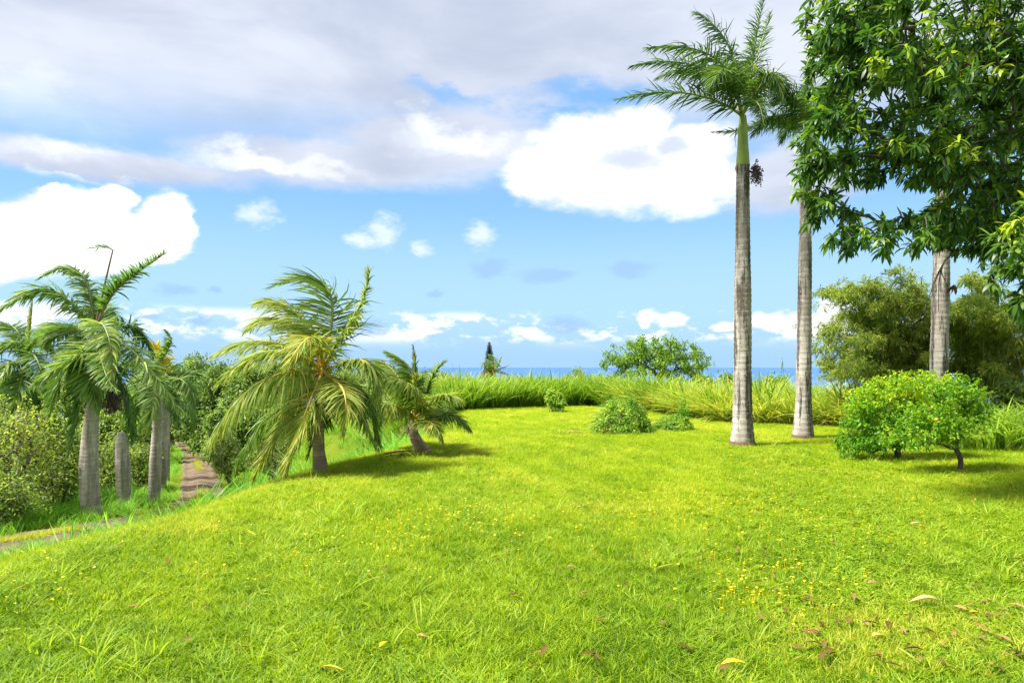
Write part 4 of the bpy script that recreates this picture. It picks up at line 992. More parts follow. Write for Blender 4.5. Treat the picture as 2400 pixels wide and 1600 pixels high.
def bush(name, label, cat, base, rx, ry, h, n, leaf, mat, bark=None, group=None, lift=0.0, lobes=5, flat=0.8, tr=0.12, lo=0.5):
    base = np.asarray(base, float); cz = base[2] + h * 0.56 + lift * 0.5
    bl = [(np.array([base[0], base[1], cz]), (rx * 0.72, ry * 0.72, h * 0.40))]
    for k in range(lobes):
        a = k * 6.283 / lobes + rng.uniform(-0.4, 0.4); q = rng.uniform(0.45, 0.65)
        bl.append((np.array([base[0] + math.cos(a) * rx * q, base[1] + math.sin(a) * ry * q, cz + rng.uniform(-0.18, 0.22) * h]), (rx * 0.42, ry * 0.42, h * 0.26 * flat / 0.8)))
    T = blob_targets(bl, n, lo); T[:, 2] = np.maximum(T[:, 2], base[2] + 0.06 * h)
    tk = [base + [0, 0, -0.15], base + [0.02, 0, tr * h * 0.5], base + [0.05, 0.02, tr * h], base + [0.03, 0.02, tr * h * 1.5 + 0.1]]
    return tree(name, label, cat, base, tk, T, leaf, mat, bark or M['bark2'], group)

# ---- mango reaching in from the upper right
mt = np.array([12.6, 12.2, 0]); mt[2] = tz(mt[0], mt[1])
def PB(u, v, d, ru, rv, rd): return (W(u, v, d), (ru / FPX * d, rd, rv / FPX * d))
MANGO = [PB(2080, 200, 10.6, 190, 190, 1.3), PB(1985, 150, 10.2, 95, 130, 0.8), PB(1945, 330, 10.0, 85, 90, 0.7), PB(1905, 415, 9.9, 55, 60, 0.5), PB(2000, 20, 10.6, 110, 100, 0.9),
         PB(2260, 250, 11.2, 180, 200, 1.4), PB(2200, 40, 11.4, 240, 150, 1.5), PB(2390, 320, 11.6, 170, 230, 1.4), PB(1960, 485, 10.0, 80, 38, 0.5),
         PB(2060, 555, 9.7, 130, 42, 0.6), PB(1965, 560, 9.6, 60, 28, 0.4), PB(2180, 520, 10.2, 100, 50, 0.7), PB(2290, 510, 10.6, 110, 80, 0.8), PB(2380, 500, 11.0, 110, 110, 0.9),
         PB(2180, 380, 10.0, 90, 70, 0.6), PB(2080, 380, 10.4, 140, 50, 0.9), PB(2330, 560, 10.6, 80, 50, 0.7),
         PB(2395, 560, 8.6, 55, 85, 0.5), PB(2410, 680, 8.8, 60, 70, 0.5), PB(2480, 600, 8.8, 120, 160, 0.9)]
OFF = [(np.array([11.8, 12.2, 7.6]), (4.0, 3.4, 2.6)), (np.array([14.6, 12.5, 6.0]), (3.2, 3.2, 2.4)), (np.array([12.5, 9.6, 5.6]), (2.6, 1.8, 2.0)), (np.array([12.0, 14.8, 6.0]), (3.2, 2.2, 2.2)), (np.array([9.0, 11.8, 8.6]), (3.0, 2.0, 1.6))]
T = np.vstack([blob_targets(MANGO, 1450, 0.3), blob_targets(OFF, 1100, 0.5)])
gap = ((T[:, 0] / T[:, 1] * FPX + 1200 - 2075) / 110) ** 2 + ((860 - (T[:, 2] - EYE) / T[:, 1] * FPX - 463) / 38) ** 2
T = T[gap > 1]
trunk = [mt + [0, 0, -0.3], mt + [0, 0, 0.6], mt + [-0.15, -0.05, 1.4], mt + [-0.3, -0.1, 2.2], mt + [-0.6, -0.2, 3.0], mt + [-1.0, -0.3, 3.7], mt + [-1.6, -0.5, 4.4]]
def mango_tint(P, n):
    # young flush at the outer left shoots and tips
    u = P[:, 0] / P[:, 1] * FPX + 1200
    flush = vnoise(P[:, 0] * 1.7 + P[:, 2], P[:, 2] * 1.7 + P[:, 1], 0.55) > 0.62
    return rng.uniform(0.12, 0.76, n) + np.where(flush, 0.42, 0.0)
t, d = tree('mango_tree', 'big dark leaved mango tree overhanging the upper right of the lawn', 'tree', mt, trunk, T,
     dict(whorl=True, per=15, L=0.215, Wd=0.05, spreadr=0.13, outward=0.7, tint_fn=mango_tint), M['mango'], M['bark'], r_tip=0.0055, expo=2.35, seg=0.35)
MANGO_DONE = True
mb = MB(); q0 = W(2215, 610, 9.7)
for e in [W(2165, 740, 9.6), W(2200, 730, 9.6), W(2220, 670, 9.7), W(2180, 690, 9.5)]:
    tube(mb, bez([q0, q0 + [-0.1, 0, -0.2], (q0 + e) / 2 + [-0.05, 0, 0], e], np.linspace(0, 1, 10)), np.linspace(0.011, 0.004, 10), 5)
q1 = W(2240, 590, 10.0); tube(mb, np.linspace(q1, q0, 5), 0.012, 5)
mb.build('bare_twigs', M['bark'], t, mt)
mb = MB(); q = np.array([W(2236, 664, 9.9), W(2234, 668, 9.9), W(2238, 666, 9.9)]); leaves(mb, q, np.array([[-0.3, 0, -1.0], [-0.6, 0.2, -0.8], [0.1, 0, -1.0]]), np.array([[0.5, -1.0, 0], [0.2, -1, 0.1], [-0.5, -1, 0.0]]), 0.15, 0.05, 0.1, 0.1); mb.build('dead_leaves', M['dry'], t, mt)

# ---- citrus trees
b = ground_at(2250, 1106); D = b[1]
bl = [PB(2235, 990, D, 60, 30, 0.5), PB(2180, 985, D - 0.1, 70, 34, 0.6), PB(2250, 935, D, 50, 26, 0.4), PB(2130, 1022, D - 0.2, 60, 14, 0.4), PB(2280, 960, D + 0.2, 34, 34, 0.4), PB(2255, 905, D + 0.1, 40, 20, 0.3), PB(2200, 915, D + 0.1, 55, 22, 0.4), PB(2215, 1022, D, 30, 12, 0.25)]
tk = [b + [0, 0, -0.1], b + [0.0, 0, 0.03], W(2252, 1080, D), W(2247, 1064, D), W(2241, 1052, D), W(2240, 1040, D), W(2246, 1026, D), W(2253, 1010, D + 0.1)]
lf = dict(per=20, L=0.068, Wd=0.033, spreadr=0.10, jit=0.4, droop=0.35, outward=0.6, back=0.9, prof=(1.0, 0.85))
top_t = lambda lo, hi: (lambda P, n: rng.uniform(lo, hi, n))
t, d = tree('citrus_tree', 'citrus tree with a bare dark crooked trunk nearest the right edge of the lawn', 'tree', b, tk, blob_targets(bl, 400, 0.3) + rng.normal(0, 0.07, (400, 3)), dict(lf, tint_fn=rt(0.15, 0.8)), M['lime'], M['bark'], 'citrus trees', r_tip=0.0036, expo=2.35, seg=0.16)
mb = MB(); cc = W(2195, 983, D - 0.6); th = np.linspace(0.05, 3.09, 7); tube(mb, cc + np.stack([0 * th, 0 * th, -np.cos(th)], -1) * 0.035, np.sin(th) * 0.035, 10)
mb.build('orange_fruit', M['orange'], t, b)
for (u0, v0, u1, v1) in [(2240, 1052, 2110, 1042), (2246, 1060, 2130, 1036)]:
    mb = MB(); tube(mb, bez([W(u0, v0, D), W(u0 - 25, v0 - 14, D - 0.1), W(u1 + 60, v1 - 4, D - 0.2), W(u1, v1, D - 0.3)], np.linspace(0, 1, 14)) + rng.normal(0, 0.006, (14, 3)), np.linspace(0.02, 0.008, 14), 7); mb.build('limb', M['bark'], t, b)
b = ground_at(2106, 1077); D = b[1]
bl = [PB(2090, 980, D, 90, 50, 0.8), PB(2025, 1030, D, 58, 34, 0.6), PB(1995, 1045, D, 30, 18, 0.35), PB(2060, 930, D, 75, 34, 0.6), PB(2150, 925, D, 75, 32, 0.6), PB(2095, 1030, D - 0.3, 70, 16, 0.5), PB(2010, 975, D, 40, 35, 0.4), PB(2180, 970, D + 0.1, 70, 55, 0.6), PB(2200, 900, D, 50, 22, 0.4), PB(2090, 902, D, 55, 22, 0.5), PB(2150, 890, D, 50, 16, 0.4)]
tk = [b + [0, 0, -0.1], b + [0, 0, 0.03], W(2105, 1066, D), W(2103, 1056, D), W(2100, 1046, D)]
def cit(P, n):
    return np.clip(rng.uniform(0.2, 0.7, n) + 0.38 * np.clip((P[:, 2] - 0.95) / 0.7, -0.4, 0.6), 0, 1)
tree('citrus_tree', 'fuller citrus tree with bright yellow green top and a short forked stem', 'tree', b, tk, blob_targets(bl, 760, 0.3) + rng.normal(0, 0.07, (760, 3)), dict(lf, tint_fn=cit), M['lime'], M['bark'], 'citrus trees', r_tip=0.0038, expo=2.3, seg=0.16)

# ---- vine-covered mounds on the lawn
def mound(label, b, rx, ry, h, n, sprig=None, grassy=0.22):
    t = thing('vine_mound', b, label, 'mound', 'vine mounds')
    dd = rdir(n * 3); dd = dd[dd[:, 2] > -0.05][:n]; n = len(dd)
    wob = 1 + 0.24 * vnoise(dd[:, 0] * 3 + b[0], dd[:, 1] * 3 + dd[:, 2] * 2, 0.7)
    P = b + dd * np.array([rx, ry, h]) * (wob * rng.uniform(0.86, 1.03, n))[:, None]
    core = MB(); th = np.linspace(0, math.pi / 2, 8); a = np.linspace(0, 6.283, 19)[:-1]
    V = np.stack([np.cos(th)[:, None] * np.cos(a) * rx * 0.8, np.cos(th)[:, None] * np.sin(a) * ry * 0.8, np.sin(th)[:, None] * np.ones(18) * h * 0.82 - 0.02], -1).reshape(-1, 3) * rng.uniform(0.94, 1.04, (8 * 18, 1)) + b
    i = np.arange(7)[:, None] * 18; j = np.arange(18)[None]; j2 = (j + 1) % 18
    core.add(V, np.stack([i + j, i + j2, i + 18 + j2, i + 18 + j], -1).reshape(-1, 4)); core.build('brush_core', M['rootmat'], t, b)
    mb = MB(); D_ = unit(dd * 0.5 + rdir(n) * 0.7 + [-0.3, 0, -0.2]); green = vnoise(P[:, 0] * 2, P[:, 2] * 2 + P[:, 1], 0.6)
    leaves(mb, P, D_, unit(dd + rdir(n) * 0.5), rng.uniform(0.05, 0.10, n), rng.uniform(0.035, 0.065, n), 0.3, np.clip(0.5 + 0.3 * green + rng.uniform(-0.3, 0.3, n), 0, 1), 0.2, (1.0, 0.75))
    if sprig is not None:
        Q = sprig + rng.normal(0, 1, (260, 3)) * np.array([0.10, 0.10, 0.22]); leaves(mb, Q, rdir(260) + [0, 0, -0.2], unit(rdir(260) + [0, 0, 0.8]), 0.085, 0.05, 0.3, rng.uniform(0.1, 0.6, 260), 0.2, (1.0, 0.75))
    tag(mb.build('vine_leaves', M['vine'], t, b), kind='stuff')
    if sprig is not None:
        sb = MB(); tube(sb, [b + [(sprig - b)[0], 0, 0], (b + sprig) / 2 + [(sprig - b)[0] / 2, 0, 0], sprig + [0, 0, 0.25]], [0.02, 0.015, 0.006], 6); sb.build('sprig', M['bark2'], t, b)
    gb = MB(); m_ = int(n * grassy); sel = rng.integers(0, n, m_); Pg = P[sel]; Dg = unit(dd[sel] * 0.8 + rdir(m_) * 0.5 + [-0.4, 0, 0.2]); tt = np.linspace(0, 1, 5); Lg = rng.uniform(0.18, 0.42, m_)
    C = Pg[:, None] + Dg[:, None] * (Lg[:, None] * tt)[..., None] + np.array([-0.3, 0, -0.6]) * (Lg[:, None] * tt ** 2)[..., None]
    strips(gb, C, unit(np.cross(Dg, rdir(m_))), np.full((m_, 1), 0.007) * np.array([[0.7, 1, 0.9, 0.6, 0.05]]), rng.uniform(0.3, 1.0, m_))
    tag(gb.build('grass_strands', M['cane'], t, b), kind='stuff')
b = ground_at(1458, 1014); mound('large rounded mound smothered in green vines in the middle of the lawn', b, 0.80, 0.75, 1.0, 5200)
b = ground_at(1575, 1008); mound('low vine covered heap with one upright sprig beside the larger mound', b, 0.62, 0.5, 0.40, 2300, W(1602, 970, b[1]))
b = ground_at(1302, 966); D = b[1]
bush('leafy_bush', 'small narrow leafy bush standing in front of the dark cane grass', 'bush', b, 0.5, 0.45, 1.2, 150, dict(per=16, L=0.13, Wd=0.05, spreadr=0.12, droop=0.5, tint_fn=rt(0.35, 0.9)), M['vine'], tr=0.02, lift=-0.35)
mb = MB(); gx = ground_at(1365, 1017)
for _ in range(60):
    q = gx + np.array([rng.normal(-0.25, 0.22), rng.normal(0, 0.05), rng.uniform(0.05, 0.09)]); leaves(mb, q[None], np.array([[rng.normal(), rng.normal() * 0.3, 0.05]]), np.array([[0, 0, 1.0]]), 0.16, 0.03, 0.1, np.array([rng.uniform(0.6, 0.85)]))
tag(mb.build('dry_clippings', M['dry'], None, (0, 0, 0)), 'small pale heap of dry clippings beside the large vine mound', 'clippings', kind='stuff')
mb = MB(); gx = ground_at(945, 1069); d0 = gx + [-0.45, 0, 0.06]; d1 = gx + [0.45, 0.05, 0.09]
tube(mb, bez([d0, d0 + [0.2, 0, 0.05], d1 + [-0.2, 0, 0.06], d1], np.linspace(0, 1, 10)), np.linspace(0.03, 0.012, 10), 6, 0.4)
n = 90; P = d0 + (d1 - d0) * rng.uniform(0, 1, n)[:, None]; leaves(mb, P, unit(np.stack([rng.normal(0.5, 0.6, n), rng.normal(0, 0.5, n), rng.uniform(-0.1, 0.35, n)], -1)), np.tile([0, 0, 1.0], (n, 1)), rng.uniform(0.15, 0.32, n), 0.03, 0.3, rng.uniform(0, 0.8, n))
o = mb.build('fallen_frond', M['dry'], None, tuple(gx)); tag(o, 'dry brown fallen palm frond lying beside the small leaning coconut palm', 'palm frond')

# ---- bamboo thicket
def bamboo(label, b, culms, per, seed, spreadr=0.8):
    t = thing('bamboo_clump', b, label, 'bamboo', 'bamboo clumps'); r = np.random.default_rng(seed); cb, lb = MB(), MB()
    for (e, hgt, *dn) in culms:
        per_ = dn[0] if dn else per
        s = b + np.array([r.normal(0, spreadr), r.normal(0, spreadr * 0.6), -0.1]); e = np.asarray(e)
        Q = [s, s + [0.1 * (e[0] - s[0]), 0.1 * (e[1] - s[1]), (e[2] - s[2]) * 0.75 + hgt * 0.3], s + [0.55 * (e[0] - s[0]), 0.55 * (e[1] - s[1]), (e[2] - s[2]) * 1.0 + hgt], e]
        C = bez(Q, np.linspace(0, 1, 22)); tube(cb, C, np.linspace(0.022, 0.004, 22), 6)
        k = per_; tt = r.uniform(0.22, 1, k) ** 0.75; P = bez(Q, tt); sd = rdir(k); sd[:, 2] *= 0.5; sd = unit(sd + [-0.25, 0, 0.05])
        Ls = r.uniform(0.25, 0.6, k) * np.clip(1.35 - tt, 0.45, 1)
        for m_ in range(3):
            q = P + sd * (Ls * (m_ + 1) / 3)[:, None] + np.array([0, 0, -0.02]) * (m_ ** 1.5)
            nl = 4; n = k * nl
            leaves(lb, np.repeat(q, nl, 0) + rng.normal(0, 0.03, (n, 3)), unit(np.repeat(sd, nl, 0) * 0.8 + rdir(n) * 0.75 + [-0.25, 0, -0.12]), unit(rdir(n) + [0, 0, 1.2]), rng.uniform(0.12, 0.21, n), rng.uniform(0.024, 0.036, n), 0.3, np.clip(rng.uniform(0.2, 0.85, n) + np.repeat(rng.normal(0, 0.14, k), nl), 0, 1))
    tag(cb.build('culms', M['culm'], t, b), kind='stuff'); tag(lb.build('foliage', M['bamboo'], t, b), kind='stuff')
D = 23.0; b = np.array([*W(2110, 1000, D)[:2], 0]); b[2] = tz(b[0], b[1])
tips = [(1915, 705), (1900, 800), (1960, 690), (1990, 680), (2030, 690), (2090, 690), (2130, 685), (2160, 700), (2200, 720), (2215, 760), (2200, 800), (2210, 850), (1960, 760), (1930, 770), (1925, 850), (1950, 890), (2000, 740), (2050, 720), (2100, 720), (2150, 740), (2010, 800), (2060, 790), (2120, 800), (1990, 860), (2050, 860), (2110, 860), (2170, 800), (2180, 860)]
cul = [(W(u + rng.normal(0, 10), v + rng.normal(0, 8), D + rng.normal(-0.3, 1.1)), rng.uniform(0.3, 0.7)) for (u, v) in tips for _ in range(2)]
cul += [(W(u, v, D + rng.normal(-0.4, 0.5)), rng.uniform(0.5, 0.9), 26) for (u, v) in [(1878, 800), (1893, 725), (1950, 668), (2005, 655), (2080, 648), (2150, 650), (1905, 850), (1925, 890), (1868, 770), (2110, 635)]]
bamboo('feathery olive bamboo clump arching out to the left of the royal palm trunk', b, cul, 85, 31)
D = 22.0; b = np.array([*W(2340, 1000, D)[:2], 0]); b[2] = tz(b[0], b[1])
tips = [(2240, 730), (2270, 705), (2300, 725), (2290, 670), (2340, 735), (2215, 740), (2210, 800), (2225, 860), (2380, 740), (2410, 730), (2450, 760), (2240, 800), (2260, 850), (2300, 790), (2350, 800), (2390, 820), (2440, 840), (2330, 860), (2380, 880), (2220, 770), (2500, 800), (2550, 830), (2470, 700)]
cul = [(W(u + rng.normal(0, 10), v + rng.normal(0, 8), D + rng.normal(-0.3, 1.1)), rng.uniform(0.3, 0.7)) for (u, v) in tips for _ in range(2)]
cul += [(W(u, v, D + rng.normal(-0.4, 0.5)), rng.uniform(0.5, 0.9), 26) for (u, v) in [(2275, 650), (2300, 690), (2330, 660), (2390, 690), (2255, 665), (2440, 700)]]
bamboo('yellowish bamboo clump at the right edge behind the royal palm trunk', b, cul, 85, 32)

# ---- coarse cane grass at the right edge
ct2 = [blades(26, 0.25, 1.0, 1.9, 0.045, 0.5, wind=(-0.35, -0.15), k=8, upright=0.3, tint=(0.3, 0.85), hang=0.5) for _ in range(4)]
rc = proto_coll('coarse_cane', ct2, M['cane'])
u = rng.uniform(2235, 2560, 130); dd = rng.uniform(16.0, 19.5, 130); x = (u - 1200) / FPX * dd
scatter('coarse_cane_grass', rc, 4, x, dd, rng.uniform(0.6, 1.0, 130), 'coarse arching cane grass at the right edge behind the citrus trees', 'tall grass', rng.normal(0.05, 0.08, 130), tilt=0.15)

# ---- trees and bushes beyond the tall grass
def far_tree(name, label, cat, u, v_base, d, ru, vtop, n, leaf, mat, bark=None, group=None, trunk_frac=0.3, lo=0.45, lobes=7, ry=None, base_z=None, under=None):
    b = W(u, v_base, d); b[2] = tz(b[0], b[1]) if base_z is None else base_z
    top = EYE - (vtop - 860) / FPX * d; h = top - b[2]; rx = ru / FPX * d; ry = ry or rx * 0.8; lobes = lobes + 3
    lowz = b[2] + h * trunk_frac if under is None else EYE - (under - 860) / FPX * d
    cz = (top + lowz) / 2; hz = (top - lowz) / 2; bl = [(np.array([b[0], b[1], cz]), (rx * 0.7, ry * 0.7, hz * 0.8))]
    for k in range(lobes):
        a = k * 6.283 / lobes + rng.uniform(-0.3, 0.3); q = rng.uniform(0.45, 0.85); bl.append((np.array([b[0] + rx * q * math.cos(a), b[1] + ry * q * math.sin(a), cz + hz * rng.uniform(-0.55, 0.6)]), (rx * rng.uniform(0.25, 0.42), ry * 0.40, hz * rng.uniform(0.25, 0.5))))
    T = blob_targets(bl, n, lo); s = np.linspace(0, 1, 6)
    tk = [b + np.array([0.04 * h * math.sin(3 * q + u), 0, q * (lowz - b[2] + 0.25 * hz)]) + np.array([0, 0, -0.2 * (q == 0)]) for q in s]
    return tree(name, label, cat, b, tk, T, leaf, mat, bark or M['bark2'], group, r_tip=0.012, seg=max(0.3, h / 14))
LF = lambda L, per, lo, hi, Wd=None, **k: dict(dict(per=per, L=L, Wd=Wd or L * 0.45, spreadr=L * 1.5, droop=0.4, tint_fn=rt(lo, hi), back=0.9, jit=0.45), **k)
# umbrella-crowned tree
d = 46.0; b = W(1560, 900, d); b[2] = tz(b[0], b[1])
bl = [PB(1470, 825, d, 60, 26, 1.6), PB(1540, 808, d, 70, 22, 1.8), PB(1590, 822, d, 60, 24, 1.6), PB(1630, 852, d, 42, 24, 1.4), PB(1440, 860, d, 34, 26, 1.2), PB(1515, 870, d - 1, 60, 14, 1.2), PB(1600, 880, d, 60, 22, 1.5), PB(1450, 890, d, 40, 14, 1.2), PB(1500, 805, d + 1, 40, 16, 1.4), PB(1525, 832, d, 60, 16, 1.6), PB(1570, 845, d - 1, 50, 16, 1.4), PB(1480, 850, d + 1, 50, 14, 1.4)]
T = blob_targets(bl, 430, 0.45)
tk = [b + [0, 0, -0.3], W(1556, 910, d), W(1552, 900, d), W(1545, 885, d), W(1530, 870, d), W(1515, 858, d)]
tree('umbrella_tree', 'spreading flat topped tree with see through branches behind the tall grass', 'tree', b, tk, T, LF(0.22, 22, 0.0, 0.8, 0.09, spreadr=0.24), M['pod'], M['bark'], r_tip=0.014, expo=2.5, seg=0.5)
far_tree('round_bush', 'olive round topped bush between the umbrella tree and the far pine', 'bush', 1372, 905, 52, 46, 857, 170, LF(0.24, 26, 0.3, 0.9), M['tree'], trunk_frac=0.1)
far_tree('round_bush', 'bright green small bush poking above golden grass between two royal palms', 'bush', 1824, 905, 33, 30, 868, 130, LF(0.16, 24, 0.3, 0.8), M['pod'], trunk_frac=0.15)
far_tree('round_bush', 'olive bush half hidden behind the tallest royal palm trunk', 'bush', 1722, 905, 40, 36, 865, 120, LF(0.2, 22, 0.3, 0.9), M['tree'], trunk_frac=0.1)
far_tree('round_bush', 'low bush at the right foot of the umbrella tree', 'bush', 1655, 905, 42, 26, 868, 80, LF(0.2, 22, 0.3, 0.8), M['pod'], trunk_frac=0.1)
mb = MB(); q = W(1838, 905, 30); q[2] = tz(q[0], q[1]); e = W(1833, 838, 30); C = bez([q, q + [0.02, 0, 1.2], e + [0.1, 0, -0.5], e], np.linspace(0, 1, 14)); tube(mb, C, np.linspace(0.014, 0.004, 14), 5, 0.4)
leaves(mb, C[6:], unit(rdir(8) + [-0.8, 0, -0.2]), np.tile([0, 0.3, 1.0], (8, 1)), 0.4, 0.05, 0.6, 0.4); tag(mb.build('tall_reed', M['cane'], None, tuple(q)), 'single tall reed rising above the golden grass between two royal palms', 'reed')
# Norfolk pines
def pine(label, u, vtop, d, width):
    b = W(u, 905, d); b[2] = tz(b[0], b[1]); top = W(u, vtop, d)[2]; h = top - b[2]; t = thing('norfolk_pine', b, label, 'pine tree', 'norfolk pines')
    mb = MB(); tube(mb, [b + [0, 0, -0.3], b + [0, 0, h * 0.5], b + [0, 0, h]], [0.2, 0.12, 0.015], 8); mb.build('trunk', M['bark'], t, b)
    nb = MB(); w = width / FPX * d
    for z in np.linspace(0.12, 0.98, 34):
        rl = w * (1.04 - z) ** 0.9 * rng.uniform(0.85, 1.15)
        for a in np.arange(6) * 1.047 + rng.uniform(0, 1):
            p0 = b + [0, 0, h * z]; e = p0 + np.array([math.cos(a) * rl, math.sin(a) * rl, rl * 0.32]); C = np.linspace(p0, e, 7); C[:, 2] -= 0.18 * rl * np.sin(np.linspace(0, 3.14, 7)); tube(nb, C, np.linspace(0.02, 0.008, 7), 4)
            s = rng.uniform(0.2, 1, 26); Q = p0 + (e - p0) * s[:, None]; leaves(nb, Q, rdir(26) * 0.5 + [0, 0, 0.7] + (e - p0) / rl, rdir(26), 0.30 * rl ** 0.4, 0.10, 0.0, rng.uniform(0, 1, 26))
    tag(nb.build('needles', M['pine'], t, b), kind='stuff')
pine('slender Norfolk pine spire behind the ragged far palm above the cane grass', 1147, 801, 66, 26)
pine('distant dark pine spire between the palm crowns above the track', 318, 747, 75, 26)
b = W(1160, 905, 58); b[2] = tz(b[0], b[1]); t = thing('coconut_palm', b, 'distant half dead ragged coconut palm in front of the pine spire', 'palm tree', 'coconut palms'); c = W(1158, 872, 58)
trunk_mesh([b + [0, 0, -0.2], (b + c) / 2 + [0.1, 0, 0], c], [0.2, 0.16, 0.13], ringh=0.12).build('trunk', M['cocobark'], t, b)
pix_fronds(t, b, c, 58, [([(1160, 855, 0), (1158, 838, 0.3), (1146, 830, 0.3)], {}), ([(1150, 858, -.3), (1140, 850, -.5), (1128, 862, -.6)], {}), ([(1148, 868, 0), (1136, 872, 0), (1125, 886, 0)], dict(lmat=M['dry'])),
    ([(1166, 860, 0), (1172, 848, 0), (1176, 836, 0)], dict(ll=0.3)), ([(1168, 866, .2), (1180, 860, .3), (1194, 855, .3)], dict(ll=0.3, lmat=M['dry'])), ([(1168, 870, 0), (1180, 872, 0), (1192, 878, 0)], dict(lmat=M['dry'], ll=0.35)), ([(1150, 872, .5), (1142, 878, .8), (1134, 890, .8)], dict(lmat=M['dry'])), ([(1155, 856, .6), (1150, 846, 1), (1140, 842, 1.2)], {})],
    M['royal2'], M['rach_b'], ll=0.75, lw=0.07, nl=40, droop=0.8, wind=(-0.5, 0, 0), r0=0.04)

# woodland beyond the bank and along the track
wood = [
    ('tall leafy tree at the far end of the track behind the palm row', 440, 1040, 60, 75, 815, 300, 0.1, 0.7), ('dense dark tree arching over the end of the track', 500, 1030, 52, 75, 825, 330, 0.05, 0.6),
    ('leafy tree right of the track end, above the bank', 590, 1000, 48, 75, 838, 300, 0.1, 0.75), ('olive tree behind the big coconut fronds', 680, 990, 52, 75, 845, 280, 0.1, 0.75),
    ('tree behind the trunk of the big coconut palm', 790, 970, 56, 75, 858, 230, 0.15, 0.8), ('low tree between the two coconut palms', 890, 950, 60, 70, 862, 220, 0.2, 0.85), ('far bushy tree behind the small coconut palm', 1020, 930, 66, 55, 868, 180, 0.2, 0.85),
    ('shady tree at the left side of the track end', 372, 1060, 64, 62, 850, 260, 0.0, 0.6), ('pale tree behind the biggest track palm', 270, 1060, 52, 80, 865, 280, 0.25, 0.9), ('yellow green tree behind the left edge palm', 140, 1060, 48, 90, 860, 280, 0.25, 0.95), ('tree at the far left picture edge', 10, 1060, 46, 90, 880, 240, 0.3, 0.95),
    ('dark tree closing the far end of the dirt track', 440, 1050, 92, 75, 900, 420, 0.0, 0.45), ('dark bushy tree overhanging the left side of the track end', 392, 1060, 72, 32, 965, 200, 0.0, 0.5), ('dark bushy tree overhanging the right side of the track end', 470, 1060, 66, 34, 960, 220, 0.0, 0.5), ('low dark bush filling the very end of the dirt track', 418, 1050, 86, 30, 985, 160, 0.0, 0.45), ('lower leafy tree on the bank right of the track end', 545, 1050, 42, 60, 935, 260, 0.1, 0.75), ('bushy tree under the left fronds of the big coconut palm', 640, 1010, 42, 70, 915, 260, 0.1, 0.8), ('bushy tree right of the big coconut trunk', 830, 980, 46, 70, 905, 220, 0.2, 0.85), ('thicket tree between stump and biggest palm', 260, 1100, 42, 60, 960, 220, 0.2, 0.85), ('low thicket tree left of the biggest track palm', 110, 1100, 36, 90, 960, 260, 0.25, 0.9), ('small leafy tree behind the end of the palm row', 345, 1100, 48, 40, 960, 200, 0.05, 0.7)]
for (lb, u, vb, d, ru, vt_, n, lo, hi) in wood:
    far_tree('broadleaf_tree', lb, 'tree', u, vb, d, ru, vt_, int(n * 1.5), LF(0.28, 30, lo, hi), M['tree'], M['bark'], 'trees along the track', trunk_frac=0.02)
# olive shrubs beside the palms and on the bank
sh = [('tall olive shrub with orange young leaves at the left picture edge', 10, 22.5, 110, 915, 420, 0.3, 1.0), ('olive shrub between the left edge palm and the biggest track palm', 120, 25, 85, 985, 420, 0.2, 0.85), ('olive shrub just left of the thick beige trunk', 138, 24.5, 36, 1050, 200, 0.15, 0.75),
      ('olive shrub between the thick trunk and the topless stump', 255, 29, 48, 1010, 260, 0.25, 0.85), ('low shrub between the stump and the next palm', 325, 31, 42, 1035, 240, 0.2, 0.85), ('shrub low in the left corner in front of the palms', 0, 21, 70, 1090, 240, 0.1, 0.75)]
for (lb, u, d, ru, vt_, n, lo, hi) in sh:
    far_tree('olive_shrub', lb, 'shrub', u, 1200, d, ru, vt_, n, LF(0.13, 13, lo, hi * 0.9, 0.06, jit=0.75, spreadr=0.3), M['shrub'], M['bark2'], 'olive shrubs by the track', trunk_frac=0.02, lo=0.2, lobes=11)
far_tree('olive_shrub', 'grey twiggy shrub on the bank right of the dirt track', 'shrub', 535, 1100, 33, 50, 995, 260, LF(0.13, 14, 0.1, 0.7, 0.05), M['shrub'], M['bark2'], 'olive shrubs by the track', trunk_frac=0.1)
far_tree('olive_shrub', 'shrub hidden behind the hanging coconut fronds on the bank', 'shrub', 640, 1080, 30, 60, 980, 240, LF(0.13, 14, 0.1, 0.7, 0.05), M['shrub'], M['bark2'], 'olive shrubs by the track', trunk_frac=0.1)
far_tree('olive_shrub', 'leafy shrub filling the foot of the bamboo behind the citrus trees', 'shrub', 2120, 1000, 20.5, 120, 905, 340, LF(0.12, 16, 0.05, 0.7, 0.06), M['shrub'], M['bark2'], None, trunk_frac=0.02)
far_tree('olive_shrub', 'dark shrub at the right picture edge behind the coarse cane grass', 'shrub', 2400, 1000, 20, 70, 880, 300, LF(0.12, 16, 0.05, 0.6, 0.06), M['shrub'], M['bark2'], None, trunk_frac=0.1)

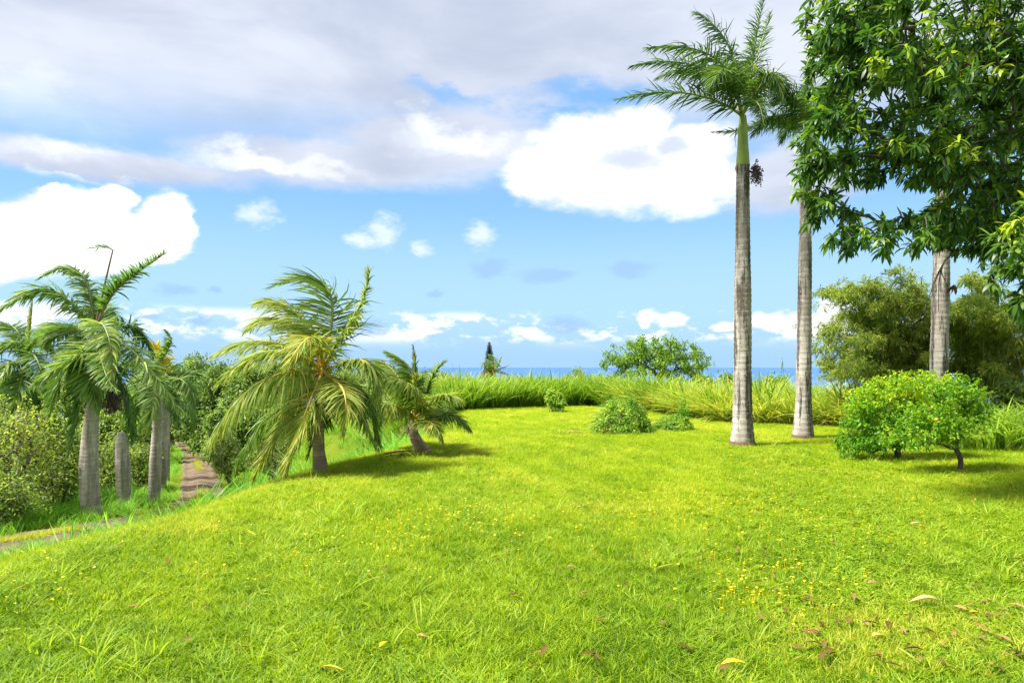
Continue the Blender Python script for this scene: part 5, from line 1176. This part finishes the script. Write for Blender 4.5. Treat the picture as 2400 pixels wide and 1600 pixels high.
# ---- fallen leaves
def fallen(u, v, Lf, tint, label, group=None, rot=None, curl=0.3):
    g = ground_at(u, v); a = rng.uniform(0, 6.283) if rot is None else rot; mb = MB(); k = 7; s = np.linspace(0, 1, k)
    ax = np.array([math.cos(a), math.sin(a), 0]); sd = np.array([-math.sin(a), math.cos(a), 0]); w = Lf * 0.14 * np.array([0.15, 0.75, 1.0, 1.0, 0.8, 0.45, 0.04])
    C = ax * ((s - 0.5) * Lf)[:, None]; C[:, 2] += 0.067 + curl * Lf * 0.3 * np.sin(s * 3.0 + rng.uniform(0, 1.2)) + rng.uniform(0, 0.02)
    V = np.concatenate([C - sd * w[:, None] + np.array([0, 0, 1]) * w[:, None] * rng.uniform(0.1, 0.9), C, C + sd * w[:, None] + np.array([0, 0, 1]) * w[:, None] * rng.uniform(0.1, 0.9)]) + g
    q = [[i_, i_ + 1, k + i_ + 1, k + i_] for i_ in range(k - 1)] + [[k + i_, k + i_ + 1, 2 * k + i_ + 1, 2 * k + i_] for i_ in range(k - 1)]
    mb.add(V, q, None, tint); o = mb.build('fallen_leaf', M['dry'], None, tuple(g)); return tag(o, label, 'fallen leaf', group)
for (u, v, Lf, ti, ro, lb) in [(2155, 1245, 0.28, 0.8, 0.0, 'long pale straw coloured fallen leaf below the citrus trees'), (2165, 1432, 0.30, 0.78, 3.0, 'largest pale tan fallen leaf in the right foreground'), (2285, 1457, 0.14, 1.0, 0.2, 'bright orange fallen leaf near the right edge'),
    (1810, 1367, 0.14, 0.45, 1.5, 'upright brown fallen leaf among the yellow flowers'), (2050, 1388, 0.22, 0.6, 0.4, 'curled tan fallen leaf in the right foreground'), (900, 1540, 0.16, 1.0, 1.2, 'bright yellow fallen leaf in the centre left foreground'), (1720, 1583, 0.22, 0.97, 0.1, 'orange yellow fallen leaf at the bottom centre right'),
    (780, 1597, 0.2, 0.95, 0.0, 'yellow fallen leaf cut by the bottom picture edge'), (1905, 1537, 0.2, 0.5, 0.1, 'brown curled fallen leaf in the lower right grass'), (1560, 1480, 0.2, 0.35, 0.9, 'dark brown folded fallen leaf in the lower centre right'), (1340, 1345, 0.12, 0.6, 0.3, 'small pinkish tan fallen leaf near the lawn centre'), (2060, 1510, 0.2, 0.9, 0.5, 'orange brown fallen leaf beside the dark leaf litter'), (990, 1515, 0.1, 0.7, 0.0, 'pale round fallen leaf in the left centre foreground')]:
    fallen(u, v, Lf * 0.78, ti, lb, None, ro)
rr_ = np.random.default_rng(77)
spots = [(rr_.uniform(1850, 2420), rr_.uniform(1420, 1600)) for _ in range(46)] + [(rr_.uniform(1100, 2400), rr_.uniform(1300, 1600)) for _ in range(50)] + [(rr_.uniform(1500, 2400), rr_.uniform(1130, 1330)) for _ in range(24)] + [(rr_.uniform(50, 1100), rr_.uniform(1330, 1590)) for _ in range(8)]
for (u, v) in spots:
    fallen(u, v, rr_.uniform(0.06, 0.14), rr_.uniform(0.0, 0.62), 'small curled dry brown leaf among the litter on the lawn', 'dry leaf litter on the lawn', curl=rr_.uniform(0.1, 0.5))
